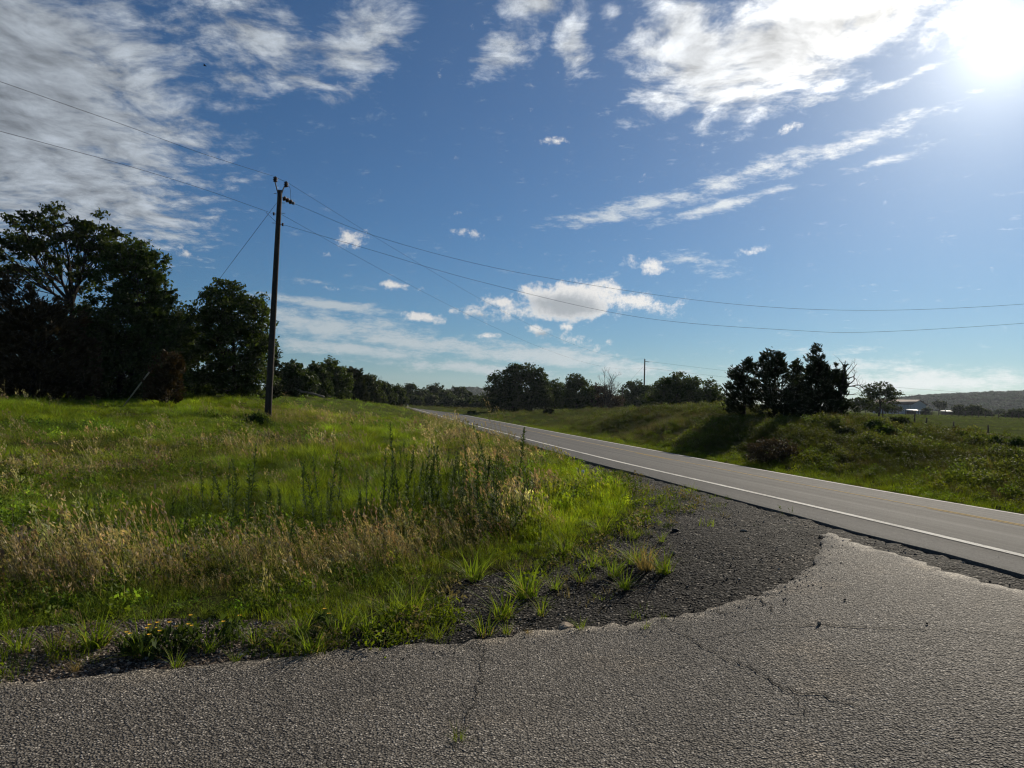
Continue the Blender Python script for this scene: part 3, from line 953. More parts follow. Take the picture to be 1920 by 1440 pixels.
def bare_tree(name, label, base, Yv, height_px, r, seed, mat, depth=4, spread=.45, kids=3, lift=.3, group=None, lean=0.0, nstem=1):
    rng = np.random.default_rng(seed)
    b = at(base[0], base[1], Yv); b[2] = gz(b[0], b[1])
    root = empty(name, b, label, 'tree', group)
    H = height_px * Yv / F
    for s in range(nstem):
        T = MB()
        d = np.array([lean + (rng.normal(0, .35) if nstem > 1 else 0), rng.normal(0, .25) if nstem > 1 else 0, 1.0])
        branch_out(T, [0, 0, -.15], d, H * .5, r, depth, rng, spread, kids, lift, 5, .60)
        T.build('trunk' if nstem == 1 else 'stem', M[mat], root, smooth=True)
    return root
bare_tree('dead_tree', 'bare grey dead tree sticking out above the left tree row', (712, 757), 108, 58, .13, 31, 'dead_twig', 4, .38, 3, .35)
# far wood round the bend
for i, (cx, cy, rx, ry, Yv) in enumerate([(768, 735, 20, 14, 200), (792, 744, 18, 13, 186), (816, 735, 20, 14, 214), (806, 752, 18, 11, 178), (834, 747, 18, 13, 190), (858, 739, 22, 14, 222),
                                          (846, 754, 18, 10, 174), (880, 748, 18, 13, 196), (868, 757, 16, 9, 168), (896, 755, 16, 10, 180), (776, 753, 16, 10, 172), (908, 757, 14, 9, 170)]):
    wd = ['leftmost and tallest', 'second from the left', 'broad', 'low front', 'rounded middle', 'tallest right-hand', 'low middle', 'right-hand', 'low right-hand', 'rightmost', 'low leftmost', 'last'][i]
    place = ['next to the left tree row', 'beside the left tree row', 'above the road crest', 'just over the road crest', 'above the highway bend', 'in front of the far blue hill',
             'over the highway bend', 'left of the white sign', 'behind the road verge near the sign', 'just left of the white sign', 'where the highway vanishes', 'beside the tree over the white sign'][i]
    tree('far_tree', f'{wd} hazy dark tree of the far wood {place}', 'tree', (cx, 768), [(cx, cy, rx, ry), (cx + (i % 3 - 1) * 8, cy + 10, rx * .9, ry)], Yv, 'far_leaf', 150, 26, .38, .9, 40 + i,
         'trees of the far wood round the bend', .2, twigs=False)

# ---- across the highway
GR = 'trees beyond the highway bank'
tree('broadleaf_tree', 'large dark spreading tree behind the white sign across the highway', 'tree', (962, 772),
     [(980, 700, 34, 18), (1003, 706, 24, 16), (945, 722, 34, 26), (975, 735, 52, 30), (922, 748, 20, 24), (1012, 738, 24, 28), (960, 758, 50, 14), (966, 692, 16, 10)],
     114, 'oak', 760, 34, .20, .6, 60, GR, .25, twigs=False)
tree('broadleaf_tree', 'low green tree right of the large tree over the white sign', 'tree', (1040, 770), [(1036, 732, 24, 20), (1048, 752, 30, 17)], 118, 'elm', 240, 34, .20, .6, 61, GR, .15, twigs=False)
tree('elm_tree', 'green tree with a pointed top left of the bare brushy tree', 'tree', (1082, 769), [(1078, 716, 16, 14), (1086, 734, 30, 22), (1080, 754, 36, 15)], 112, 'elm', 340, 34, .19, .55, 62, GR, .15, twigs=False)
bare_tree('bare_tree', 'half-dead brushy tree with bare grey twigs across the highway', (1136, 768), 106, 78, .10, 63, 'dead_twig', 4, .55, 4, .28, GR, nstem=4)
tree('broadleaf_tree', 'dark low tree behind the bare brushy tree', 'tree', (1130, 768), [(1122, 742, 22, 20), (1142, 752, 26, 15)], 113, 'dead_brush', 150, 30, .2, .6, 64, GR, .1, twigs=False)
tree('broadleaf_tree', 'dark tree behind the distant utility pole', 'tree', (1190, 769), [(1186, 732, 22, 18), (1212, 742, 24, 20), (1192, 754, 36, 14)], 150, 'oak', 320, 32, .25, .7, 65, GR, .15, twigs=False)
tree('broadleaf_tree', 'wide green tree right of the distant utility pole', 'tree', (1290, 779),
     [(1276, 718, 38, 20), (1322, 738, 36, 24), (1248, 740, 34, 28), (1290, 750, 60, 26), (1236, 762, 22, 16), (1344, 756, 18, 20)],
     82, 'elm', 560, 38, .16, .5, 66, GR, .2)
for i, (lb, bx, lob, Yv) in enumerate([('dark thicket behind the large tree over the white sign', 960, [(940, 752, 40, 18), (1000, 750, 50, 20), (1040, 755, 40, 16)], 135),
                                       ('dark thicket between the pointed green tree and the distant pole', 1130, [(1090, 752, 40, 17), (1140, 753, 40, 16), (1190, 753, 40, 16)], 158),
                                       ('dark thicket behind the wide tree right of the distant pole', 1290, [(1240, 752, 40, 20), (1300, 752, 50, 20), (1350, 757, 30, 16)], 110)]):
    tree('thicket', lb, 'tree', (bx, 768), lob, Yv, 'oak', 300, 30, .24, .75, 160 + i, GR, .12, twigs=False)
GC = 'cedars on top of the highway bank'
ced = [('leftmost ragged cedar of the dark group on the bank, leaning light through it', 1395, [(1404, 684, 10, 16), (1386, 704, 20, 18), (1392, 728, 30, 28), (1385, 756, 30, 24)], 38),
       ('broad round-topped cedar in the dark group on the bank', 1452, [(1452, 668, 20, 18), (1448, 692, 32, 28), (1452, 726, 44, 36), (1450, 760, 50, 26)], 37.5),
       ('narrow low cedar wedged between the two big ones on the bank', 1497, [(1492, 706, 20, 26), (1498, 740, 30, 36), (1500, 766, 34, 20)], 39),
       ('pointed tallest cedar in the dark group on the bank', 1534, [(1531, 660, 7, 14), (1532, 682, 20, 20), (1542, 704, 28, 22), (1530, 730, 38, 32), (1534, 762, 48, 24)], 37),
       ('thin cedar at the right end of the dark group, beside dead limbs', 1572, [(1574, 706, 15, 22), (1568, 736, 22, 24), (1572, 764, 26, 20)], 38)]
for i, (lb, bx, lob, Yv) in enumerate(ced):
    tree('cedar_tree', lb, 'tree', (bx, 786), lob, Yv, 'cedar', (34 if i in (0, 4) else 56) * len(lob), 32, .075, .26, 70 + i, GC, .10, ratio=2.8, spiky=True, shell=.6)
# dead snag with long limbs hooking to the right
b0 = at(1578, 786, 37.6); b0[2] = gz(b0[0], b0[1])
snag = empty('dead_tree', b0, 'bare dead tree with long limbs hooking out right of the cedars', 'tree')
T = MB(); rng = np.random.default_rng(81)
main = np.array([at(1578, 800, 37.6), at(1577, 740, 37.6), at(1582, 705, 37.6), at(1585, 676, 37.6)])
T.tube(spline(main, 5) - b0, np.linspace(.09, .016, 16), 6)
for ch in ([(1580, 716), (1592, 700), (1607, 682)], [(1582, 712), (1600, 706), (1603, 702)], [(1579, 722), (1592, 720), (1602, 712), (1600, 708), (1606, 712), (1608, 724)],
           [(1578, 728), (1598, 724), (1612, 730), (1618, 738)], [(1598, 724), (1610, 722), (1622, 730)], [(1578, 735), (1592, 740), (1604, 738)], [(1584, 690), (1578, 680), (1574, 676)], [(1582, 700), (1592, 690), (1596, 684)]):
    P = spline([at(x, y, 37.6 + rng.uniform(-.3, .3)) for x, y in ch], 5)
    T.tube(P - b0, np.linspace(.034, .009, len(P)), 4, False)
    for q in range(3):
        i = rng.integers(len(P) // 2, len(P))
        branch_out(T, P[i] - b0, rng.normal(0, 1, 3) + [.6, 0, .3], .4, .009, 1, rng, .5, 2, .1, 3)
T.build('trunk', M['dead_twig'], snag, smooth=True)
tree('oak_tree', 'small round open oak left of the metal barn', 'tree', (1646, 778), [(1650, 730, 26, 12), (1672, 738, 16, 10), (1632, 740, 14, 11), (1652, 742, 28, 9, .6), (1660, 752, 22, 7, .5)],
     96, 'oak', 120, 24, .17, .42, 90, GR, .16, shell=.3, trunk_to=(1648, 745))
for i, (lb, cx, cy, rx, ry, Yv) in enumerate([('low dark brush between the dead limbs and the round oak', 1614, 758, 24, 16, 108), ('low dark brush under the small round oak', 1646, 764, 26, 9, 112),
                                              ('low dark brush against the left end of the metal barn', 1676, 767, 16, 8, 200)]):
    tree('brush', lb, 'shrub', (cx, cy + ry), [(cx, cy, rx, ry)], Yv, 'oak', 60, 26, .2, .5, 92 + i, 'brush beyond the bank', .06, twigs=False)
for i, (lb, bx, by, lob, Yv) in enumerate([
        ('tree standing tight behind the right end of the metal barn', 1763, 774, [(1758, 757, 7, 7), (1766, 760, 9, 8)], 330),
        ('round bush in front of the metal barn gable', 1738, 781, [(1738, 773, 9, 8)], 235),
        ('left tree of the three-tree clump in the pasture right of the barn', 1802, 786, [(1800, 770, 13, 9), (1804, 778, 12, 8)], 205),
        ('middle and tallest tree of the three-tree clump in the pasture', 1826, 787, [(1826, 767, 14, 8), (1826, 777, 17, 10)], 200),
        ('right tree of the three-tree clump in the pasture', 1848, 788, [(1846, 776, 12, 8), (1850, 782, 10, 7)], 203),
        ('dark round tree in the pasture at the right picture edge', 1905, 797, [(1904, 777, 19, 8), (1900, 784, 24, 8), (1912, 780, 16, 10)], 172),
        ('small hazy tree between the pasture clump and the edge tree', 1874, 786, [(1874, 775, 12, 8), (1870, 780, 16, 6)], 330)]):
    tree('pasture_tree', lb, 'tree', (bx, by), lob, Yv, 'far_leaf', 60 * len(lob), 26, .30, .7, 100 + i, 'trees in the pasture', .2, twigs=False)

# ---- shrubs on the bank and in the meadow
def shrub(label, cx, cy, rx, ry, Yv, mat, seed, leaf=.09, n=60, group='shrubs on the highway bank'):
    Yv = float(pix(cx, cy + ry * .9)[1])
    return tree('shrub', label, 'shrub', (cx, cy + ry), [(cx, cy, rx, ry), (cx - rx * .5, cy + ry * .3, rx * .55, ry * .7), (cx + rx * .5, cy + ry * .35, rx * .5, ry * .65)], Yv, mat, n, 34, leaf, .2, seed, group, .03)
shrub('dark green bush beside the first fence post on the bank', 1688, 794, 15, 11, 58, 'cedar', 120)
shrub('dark leafy bush below the first fence post, on the bank slope', 1662, 812, 15, 13, 40, 'shrub', 121)
shrub('yellow-green bush left of the dark bush on the bank slope', 1640, 800, 14, 12, 41, 'shrub', 122)
shrub('brown dead bush at the foot of the bank beside the highway', 1448, 846, 44, 24, 25.5, 'dead_brush', 123, .05, 110)
shrub('low bush under the second fence post from the right', 1812, 819, 16, 8, 52, 'shrub', 124)
shrub('low bush between the two right-hand fence posts', 1836, 825, 14, 7, 50, 'shrub', 125)
shrub('low bush at the foot of the rightmost fence post', 1866, 829, 16, 8, 47, 'shrub', 126)
shrub('lone low bush on the bank at the right picture edge', 1908, 833, 11, 8, 45, 'shrub', 127)
shrub('low dark bush on the slope below the cedars', 1583, 812, 14, 7, 35, 'cedar', 128, .07)
shrub('green bush at the meadow foot of the near utility pole', 482, 790, 20, 11, 33, 'shrub', 129, .07, 70, 'shrubs in the meadow')
shrub('small dark bush on the far verge below the large tree', 1030, 771, 9, 5, 98, 'cedar', 130, .14, 40)
shrub('dark shrub on the verge left of the white sign', 884, 772, 6, 4, 120, 'shrub', 131, .14, 30)

# ================================================================ utility poles and lines
PY = 33.8
PB = at(502, 787, PY); PB[2] = gz(PB[0], PB[1])
PT = at(525, 357, PY)
def along(f): return PB + (PT - PB) * f
up = utility = empty('utility_pole', PB, 'tall weathered wooden utility pole leaning in the meadow at left', 'utility pole')
b = MB(); b.tube(np.array([along(s) for s in np.linspace(-.05, 1, 9)]) - PB, np.linspace(.165, .105, 9), 12); pole = b.build('pole_shaft', M['pole'], up, True)
ax = (PT - PB) / np.linalg.norm(PT - PB)
side = np.array([1., .12, 0]); side /= np.linalg.norm(side)
INS = []
for s, h in ((-1, .62), (1, .42)):
    foot = PT + side * s * .09 - ax * .12
    mid = PT + side * s * .17 + ax * .15
    tip = PT + side * s * (.23 if s < 0 else .26) + ax * (h - .25)
    b = MB(); b.tube(spline([foot, mid, tip], 5) - PB, .028, 6); b.build('insulator_bracket', M['metal'], up, True)
    b = MB(); b.lathe(tip - PB, [(.0, -.02), (.05, 0), (.11, .03), (.06, .06), (.12, .11), (.06, .14), (.11, .19), (.05, .22), (.03, .26), (0, .265)], ax, 12)
    b.build('pin_insulator', M['porcelain'], up, True); INS.append(tip + ax * .24)
sA = PT - ax * .32 + side * .12; sB = at(550, 381, PY - .2)
d = (sB - sA); L = np.linalg.norm(d); d /= L
b = MB(); b.tube(np.array([sA, sB]) - PB, .018, 6); b.build('dead_end_link', M['metal'], up, True)
for q in range(3):
    b = MB(); b.lathe(sA + d * (.10 + q * .19) - PB, [(.02, -.04), (.05, -.02), (.115, .03), (.05, .06), (.085, .09), (.03, .11)], d, 12); b.build('suspension_insulator', M['porcelain'], up, True)
b = MB(); b.box(sB - PB, (.1, .07, .12)); b.build('line_clamp', M['metal'], up)
nL = along(1 - .105) - side * .22; nR = along(1 - .15) + side * .2
for p, s in ((nL, -1), (nR, 1)):
    b = MB(); b.lathe(p - PB, [(0, -.07), (.05, -.06), (.03, 0), (.055, .06), (0, .07)], (0, 0, 1), 8); b.build('spool_insulator', M['porcelain'], up, True)
    b = MB(); b.tube(np.array([p - side * s * .2, p]) - PB, .016, 6); b.build('spool_bolt', M['metal'], up)
for f, s in ((.985, -1), (.945, 1), (.90, 1), (.855, -1)):
    b = MB(); b.tube(np.array([along(f) + side * s * .08, along(f) + side * s * .27]) - PB, .013, 5); b.build('through_bolt', M['metal'], up)
gA = along(.945)

P2Y = 150.0
p2b = at(1207, 771, P2Y); p2b[2] = gz(p2b[0], p2b[1]); p2t = at(1209, 673, P2Y)
u2 = empty('utility_pole', p2b, 'distant wooden utility pole standing out above the trees across the highway', 'utility pole')
b = MB(); b.tube(np.array([p2b - [0, 0, .5], p2t]) - p2b, [.17, .12], 8); b.build('pole_shaft', M['pole'], u2, True)
b = MB(); b.tube(np.array([p2t - [0, 0, .5], p2t + np.array([.9, 0, -.62])]) - p2b, .05, 5); b.build('dead_end_link', M['metal'], u2)
for f in (.9, .8):
    q = p2b + (p2t - p2b) * f
    b = MB(); b.tube(np.array([q + [-.3, 0, 0], q + [.35, 0, 0]]) - p2b, .03, 5); b.build('through_bolt', M['metal'], u2)

def wire(label, P, r=.0065, name='power_line', cat='wire', mat='wire', group=None, n=10):
    P = spline(P, n)
    o = MB().tube(P - P[0], r, 5).build(name, M[mat])
    o.location = P[0].tolist()
    return tag(o, label, cat, group)

def on_plane(p0, p1, pxs):
    """points of a line strung between two plan points, read off the photograph where they cross its vertical plane"""
    out = []
    for (x, y) in pxs:
        d = ray(x, y)
        nx, ny = p1[1] - p0[1], -(p1[0] - p0[0])
        Yv = (nx * p0[0] + ny * p0[1]) / (nx * d[0] + ny)
        out.append(at(x, y, Yv))
    return out
def sagged(a, b, sag, n=14):
    s = np.linspace(0, 1, n)[:, None]
    P = np.asarray(a) + (np.asarray(b) - np.asarray(a)) * s
    P[:, 2] -= 4 * sag * (s * (1 - s))[:, 0]
    return P
G = 'power lines'
E_ = (45.0, 38.0)
wire('upper power line running right from the near pole to the picture edge', [sB] + on_plane(sB, E_, [(690, 438), (870, 489), (1050, 525), (1300, 562), (1500, 579), (1700, 581), (1920, 570), (2100, 552), (2300, 520)]), group=G)
wire('lower power line running right from the near pole to the picture edge', [nR] + on_plane(nR, E_, [(690, 467), (900, 528), (1200, 595), (1500, 620), (1650, 622), (1920, 606), (2100, 588), (2300, 556)]), group=G)
back = np.array([-11.1 - 37.6 * .45, 33.8 - 116 * .45])
wire('upper power line running from the near pole top to the upper left', [INS[0]] + on_plane(PT, back, [(380, 288), (240, 237), (120, 195), (0, 153), (-250, 70)]), group=G)
wire('lower power line running from the near pole to the left picture edge', [nL] + on_plane(PT, back, [(380, 354), (240, 311), (120, 278), (0, 246), (-250, 180)]), group=G)
wire('thin upper line sloping from the near pole top down to the distant pole', list(sagged(INS[1], p2t + [0, 0, .05], 2.5)), .006, group=G, n=3)
wire('thin lower line sloping from the near pole down to the distant pole', list(sagged(along(.90), p2b + (p2t - p2b) * .83, 2.6)), .006, group=G, n=3)
wire('slack jumper wire hanging between insulators on the near pole top', [INS[1] - ax * .1, INS[1] + side * .18 - ax * .3, sB - d * .15 + ax * .03], .008, 'jumper_wire')
wire('short bridging wire between the two pin insulators on the near pole', [INS[0], (INS[0] + INS[1]) / 2 - ax * .02, INS[1]], .008, 'jumper_wire')
wire('looped tap wire at the lower left of the near pole crossbolts', [nL - side * .35 + ax * .06, nL - side * .12 - ax * .15, along(.862) - side * .12], .008, 'jumper_wire')
anch = at(228, 764, 35.5); anch[2] = gz(anch[0], anch[1])
gtop = gA - side * .11
wire('thin guy wire slanting from the near pole down to the left', [gtop, gtop + (anch - gtop) * .5, anch], .008, 'guy_wire', n=4)
ga = anch + (gtop - anch) * .012; gb = anch + (gtop - anch) * .185
o = MB().tube(np.array([ga, gb]) - ga, .035, 8).build('guy_wire_guard', M['guard']); o.location = ga.tolist()
tag(o, 'faded straw-coloured guard slanting on the guy wire against dark trees', 'guy guard')
wire('guy wire of the distant pole slanting to the left', [p2b + (p2t - p2b) * .88, (p2b + (p2t - p2b) * .45) + [-3.6, 0, 0], at(1168, 768, P2Y)], .012, 'guy_wire', n=3)
for f, sg, lb in ((.96, .3, 'upper line running right from the distant pole over the cedars'), (.83, .3, 'lower line running right from the distant pole over the cedars')):
    q = p2b + (p2t - p2b) * f
    wire(lb, list(sagged(q, q + np.array([150, 40, -5.0]), 2.0)), .014, group=G, n=3)
o = MB().tube(np.array([at(1167, 770, 148), at(1167, 722, 148)]) - at(1167, 770, 148), .09, 6).build('bare_post', M['post']); o.location = at(1167, 770, 148).tolist()
tag(o, 'short bare post left of the distant utility pole', 'post')

# ================================================================ barn, sheds, fence, sign
def barn():
    Yb = 300.0
    c = at(1708.5, 774, Yb); g = gz(c[0], c[1]); c = np.array([c[0], c[1], g])
    root = empty('barn', c, 'pale metal barn with low gable roof beyond the pasture', 'building')
    a = math.radians(38)
    gx = np.array([math.cos(a), -math.sin(a) * -1, 0]); gx = np.array([math.cos(a), math.sin(a), 0])      # along the gable front
    sx = np.array([-math.sin(a), math.cos(a), 0])                                                          # along the side
    Wd, Ln = 13.6, 15.5
    zt = lambda px, py: at(px, py, Yb)[2] - g
    eh, rh = zt(1708.5, 758.6), zt(1733, 751.0)
    up = np.array([0, 0, 1.0])
    P = lambda u, v, z: gx * u + sx * v + up * z
    b = MB()
    b.add([P(0, 0, -1), P(Wd, 0, -1), P(Wd, 0, eh), P(Wd / 2, 0, rh), P(0, 0, eh)], [[0, 1, 2, 4]]); b.f.append(np.array([[4, 2, 3]]))
    b.build('gable_wall', M['barn_wall'], root)
    for nm, u in (('side_wall', 0), ('side_wall', Wd)):
        b = MB(); b.add([P(u, 0, -1), P(u, Ln, -1), P(u, Ln, eh), P(u, 0, eh)], [[0, 1, 2, 3]]); w = b.build(nm, M['barn_wall'], root)
        if u == 0:
            for q in range(11):
                b = MB(); v = .7 + q * 1.35
                b.box(P(-.05, v, eh / 2 - .5), (.22, .16, eh + .9), a); b.build('wall_rib', M['barn_wall'], w)
    b = MB(); b.add([P(0, Ln, -1), P(Wd, Ln, -1), P(Wd, Ln, eh), P(Wd / 2, Ln, rh), P(0, Ln, eh)], [[0, 1, 2, 4]]); b.f.append(np.array([[4, 2, 3]])); b.build('gable_wall', M['barn_wall'], root)
    sl = (rh - eh) / (Wd / 2)
    for s in (0, 1):
        e = P(-.5, 0, 0) if s == 0 else P(Wd + .5, 0, 0)
        z0 = eh - .5 * sl + .12
        A = e - sx * .5 + up * z0; B = e + sx * (Ln + .5) + up * z0
        Cc = P(Wd / 2, Ln + .5, rh + .12); D = P(Wd / 2, -.5, rh + .12)
        b = MB(); t = up * .18
        b.add([A, B, Cc, D, A + t, B + t, Cc + t, D + t], [[0, 3, 2, 1], [4, 5, 6, 7], [0, 1, 5, 4], [1, 2, 6, 5], [2, 3, 7, 6], [3, 0, 4, 7]])
        b.build('roof', M['barn_roof'], root)
    b = MB(); b.box(P(Wd * .3, -.08, 1.5), (3.6, .14, 3.2), a); b.build('sliding_door', M['barn_wall'], root)
barn()
def shed(label, px, py, Yv, w, h, dpt, roofm='white_paint'):
    c = at(px, py, Yv); c[2] = gz(c[0], c[1])
    root = empty('shed', c, label, 'shed')
    for sx in (-1, 1):
        for sy in (-1, 1):
            MB().box((sx * w * .46, sy * dpt * .45, h * .5 - .2), (.15, .15, h + .3)).build('post', M['post'], root)
    MB().box((0, dpt * .44, h * .45), (w * .9, .08, h * .9)).build('back_wall', M['post'], root)
    mt = Matrix.Rotation(.10, 3, 'X')
    MB().box((0, 0, h + .1), (w, dpt * 1.1, .12), 0, mt).build('roof', M[roofm], root)
shed('low open shed with pale roof in front of the barn', 1713, 781, 225, 3.0, 1.3, 3)
shed('tiny pale-roofed lean-to right of the barn gable', 1776, 781, 260, 3.2, 1.2, 2.5)
shed('tiny pale-roofed lean-to left of the pasture tree clump', 1789, 783, 250, 2.6, 1.0, 2.5)
shed('small grey shed roof half hidden under the bare brushy tree', 1150, 768, 140, 1.4, 1.0, 1.4, 'barn_roof')

# near fence
fp = [(1715, 777, 804, 62), (1735, 783, 806, 61), (1788, 790, 812, 58), (1853, 797, 824, 54), (1655, 778, 800, 66), (1935, 806, 836, 50)]
f0 = at(1715, 804, 62); f0[2] = gz(f0[0], f0[1])
fence = empty('wire_fence', f0, 'wire fence on weathered wooden posts along the pasture edge', 'fence')
tops = []
for (x, yt, yb, Yv) in sorted(fp):
    a = at(x, yb, Yv); a[2] = gz(a[0], a[1]); t = at(x + (3 if x == 1735 else 0), yt, Yv)
    if t[2] - a[2] < .9: t[2] = a[2] + 1.15
    b = MB(); b.tube(np.array([a - [0, 0, .3], a * .5 + t * .5, t]) - f0, [.065, .06, .055], 7); b.build('post', M['post'], fence, True)
    tops.append((a, t))
for f in (.92, .68, .42, .2):
    P = np.array([a + (t - a) * f for a, t in tops]) - f0
    b = MB()
    for i in range(len(P) - 1):
        b.tube(P[i:i + 2], .006, 3, False)
    b.build('fence_wire', M['wire'], fence)
# far fence across the pasture
c0 = at(1700, 786, 170); c0[2] = gz(c0[0], c0[1])
fence2 = empty('post_fence', c0, 'long far row of small fence posts across the pasture', 'fence')
pp = []
for i in range(30):
    x = 1560 + i * 12.5
    Yv = 185 - i * 1.2
    a = at(x, 785, Yv); a[2] = gz(a[0], a[1])
    MB().tube(np.array([a - [0, 0, .3], a + [0, 0, 1.25]]) - c0, [.09, .08], 5).build('post', M['post'], fence2)
    pp.append(a - c0)
for hh in (1.15, .7):
    b = MB()
    for i in range(29):
        b.tube(np.array([pp[i], pp[i + 1]]) + [0, 0, hh], .012, 3, False)
    b.build('fence_wire', M['wire'], fence2)

# white sign across the highway
sY = 117.0
s0 = at(931.5, 771, sY); s0[2] = gz(s0[0], s0[1])
sign = empty('sign', s0, 'white board sign with dark marks under the large tree across the highway', 'sign')
cz = at(931.5, 764.3, sY)[2] - s0[2]
sc = sY / F
MB().box((0, 0, cz), (15.5 * sc, .05, 9 * sc)).build('board', M['white_paint'], sign)
for s in (-1, 1):
    MB().box((s * 6.2 * sc, .06, cz * .5 - .1), (.09, .07, cz + .5)).build('post', M['post'], sign)
for (x, z, w, h) in ((-3.8, .2, .5, 3.6), (-1.8, 2.2, 4.0, .45), (1.6, .9, 3.6, .8), (.2, -1.4, 3.8, .6), (3.8, 2.3, 2.6, .5)):
    MB().box((x * sc, -.032, cz + z * sc), (w * sc, .012, h * sc)).build('painted_mark', M['dark'], sign)
MB().box((5.3 * sc, -.032, cz - 2.2 * sc), (1.9 * sc, .012, 4.0 * sc), 0).build('painted_mark', M['dark'], sign)
m0 = at(764.5, 766, 108); m0[2] = gz(m0[0], m0[1])
mk = empty('marker_post', m0, 'tiny white roadside marker at the left end of the highway', 'marker')
MB().tube(np.array([[0, 0, -.1], [0, 0, .5]]), .05, 6).build('stake', M['white_paint'], mk)
MB().box((0, 0, .42), (.13, .03, .28)).build('plate', M['white_paint'], mk)

# bleached log by the left tree row
lg = [at(552, 736, 61), at(565, 739, 61), at(585, 744, 61.5), at(608, 749, 62)]
l0 = lg[0].copy(); l0[2] = gz(l0[0], l0[1])
log = empty('fallen_log', l0, 'long bleached fallen trunk lying before the left tree row', 'log')
q = np.array(lg); q[:, 2] = ground_z(q[:, 0], q[:, 1]) + np.array([.62, .46, .38, .30])
MB().tube(spline(q, 5) - l0, np.linspace(.06, .10, 16), 7).build('log_trunk', M['dead_wood'], log, True)
rng = np.random.default_rng(5)
for i in range(7):
    a = q[0] + (q[3] - q[0]) * rng.uniform(.05, .9); T = MB()
    branch_out(T, a - l0, rng.normal(0, .6, 3) + [-.3, 0, .35], .55, .025, 1, rng, .5, 2, .1, 4)
    T.build('broken_limb', M['dead_wood'], log)

# bird
bd = at(384, 123, 45)
br = empty('bird', bd, 'tiny dark bird flying high above the utility pole', 'bird')
br.scale = (.6, .6, .6)
MB().lathe((0, 0, 0), [(0, -.16), (.035, -.10), (.055, 0), (.04, .09), (.028, .12), (0, .16)], (1, .3, .05), 8).build('body', M['bird'], br, True)
for s in (-1, 1):
    b = MB(); b.add([(-.04, 0, .02), (.07, 0, .02), (.06, s * .2, .07), (.0, s * .36, .03), (-.05, s * .2, .06)], [[0, 1, 2, 4]]); b.f.append(np.array([[4, 2, 3]])); b.build('wing', M['bird'], br)

# ================================================================ far hills
def hill(name, label, pts, Yv, dep, mat):
    """ridge whose crest passes through points of the photograph"""
    crest = spline([at(x, y, Yv) for x, y in pts], 14)
    rng = np.random.default_rng(3)
    rows = []
    for s in np.linspace(0, 1, 12):
        k = math.sin(s * math.pi / 2)
        q = crest.copy(); q[:, 1] = Yv - dep * (1 - s); q[:, 0] *= q[:, 1] / Yv
        base = ground_z(q[:, 0], q[:, 1])
        q[:, 2] = base - 3 + (crest[:, 2] - base + 3) * k + rng.normal(0, .6, len(q))
        rows.append(q)
    for s in np.linspace(.2, 1, 5):
        q = crest.copy(); q[:, 1] = Yv + dep * s; q[:, 2] = crest[:, 2] * (1 - s) - 8 * s; rows.append(q)
    V = np.concatenate(rows); n = len(crest); m = len(rows)
    i = np.arange(m - 1)[:, None] * n; j = np.arange(n - 1)[None]
    b = MB(); b.add(V, np.stack([i + j, i + j + 1, i + n + j + 1, i + n + j], -1).reshape(-1, 4))
    o = b.build(name, mat, smooth=True)
    tag(o, label, kind='structure')
    return np.array(rows[:12])
M['hill'] = simple('wooded_slope', (.035, .045, .020), .95, .1, var=.4, scale=.05)
HILL_R = hill('hill', 'long wooded ridge behind the barn and pasture', [(1560, 764), (1640, 756), (1700, 751), (1760, 747), (1840, 743), (1900, 741), (1990, 738), (2150, 736), (2400, 745)], 1150, 430, M['hill'])
HILL_C = hill('hill', 'small blue far hill seen past the highway bend', [(760, 752), (810, 742), (850, 736), (880, 734), (910, 735), (960, 742), (1020, 752)], 1500, 400, M['hill'])

# ================================================================ scattered cover (grass, stones, far wood)
def source(name, mb, mat):
    me = mb.mesh(name, mat)
    return bpy.data.objects.new(name, me)          # kept out of the scene: only its mesh is used

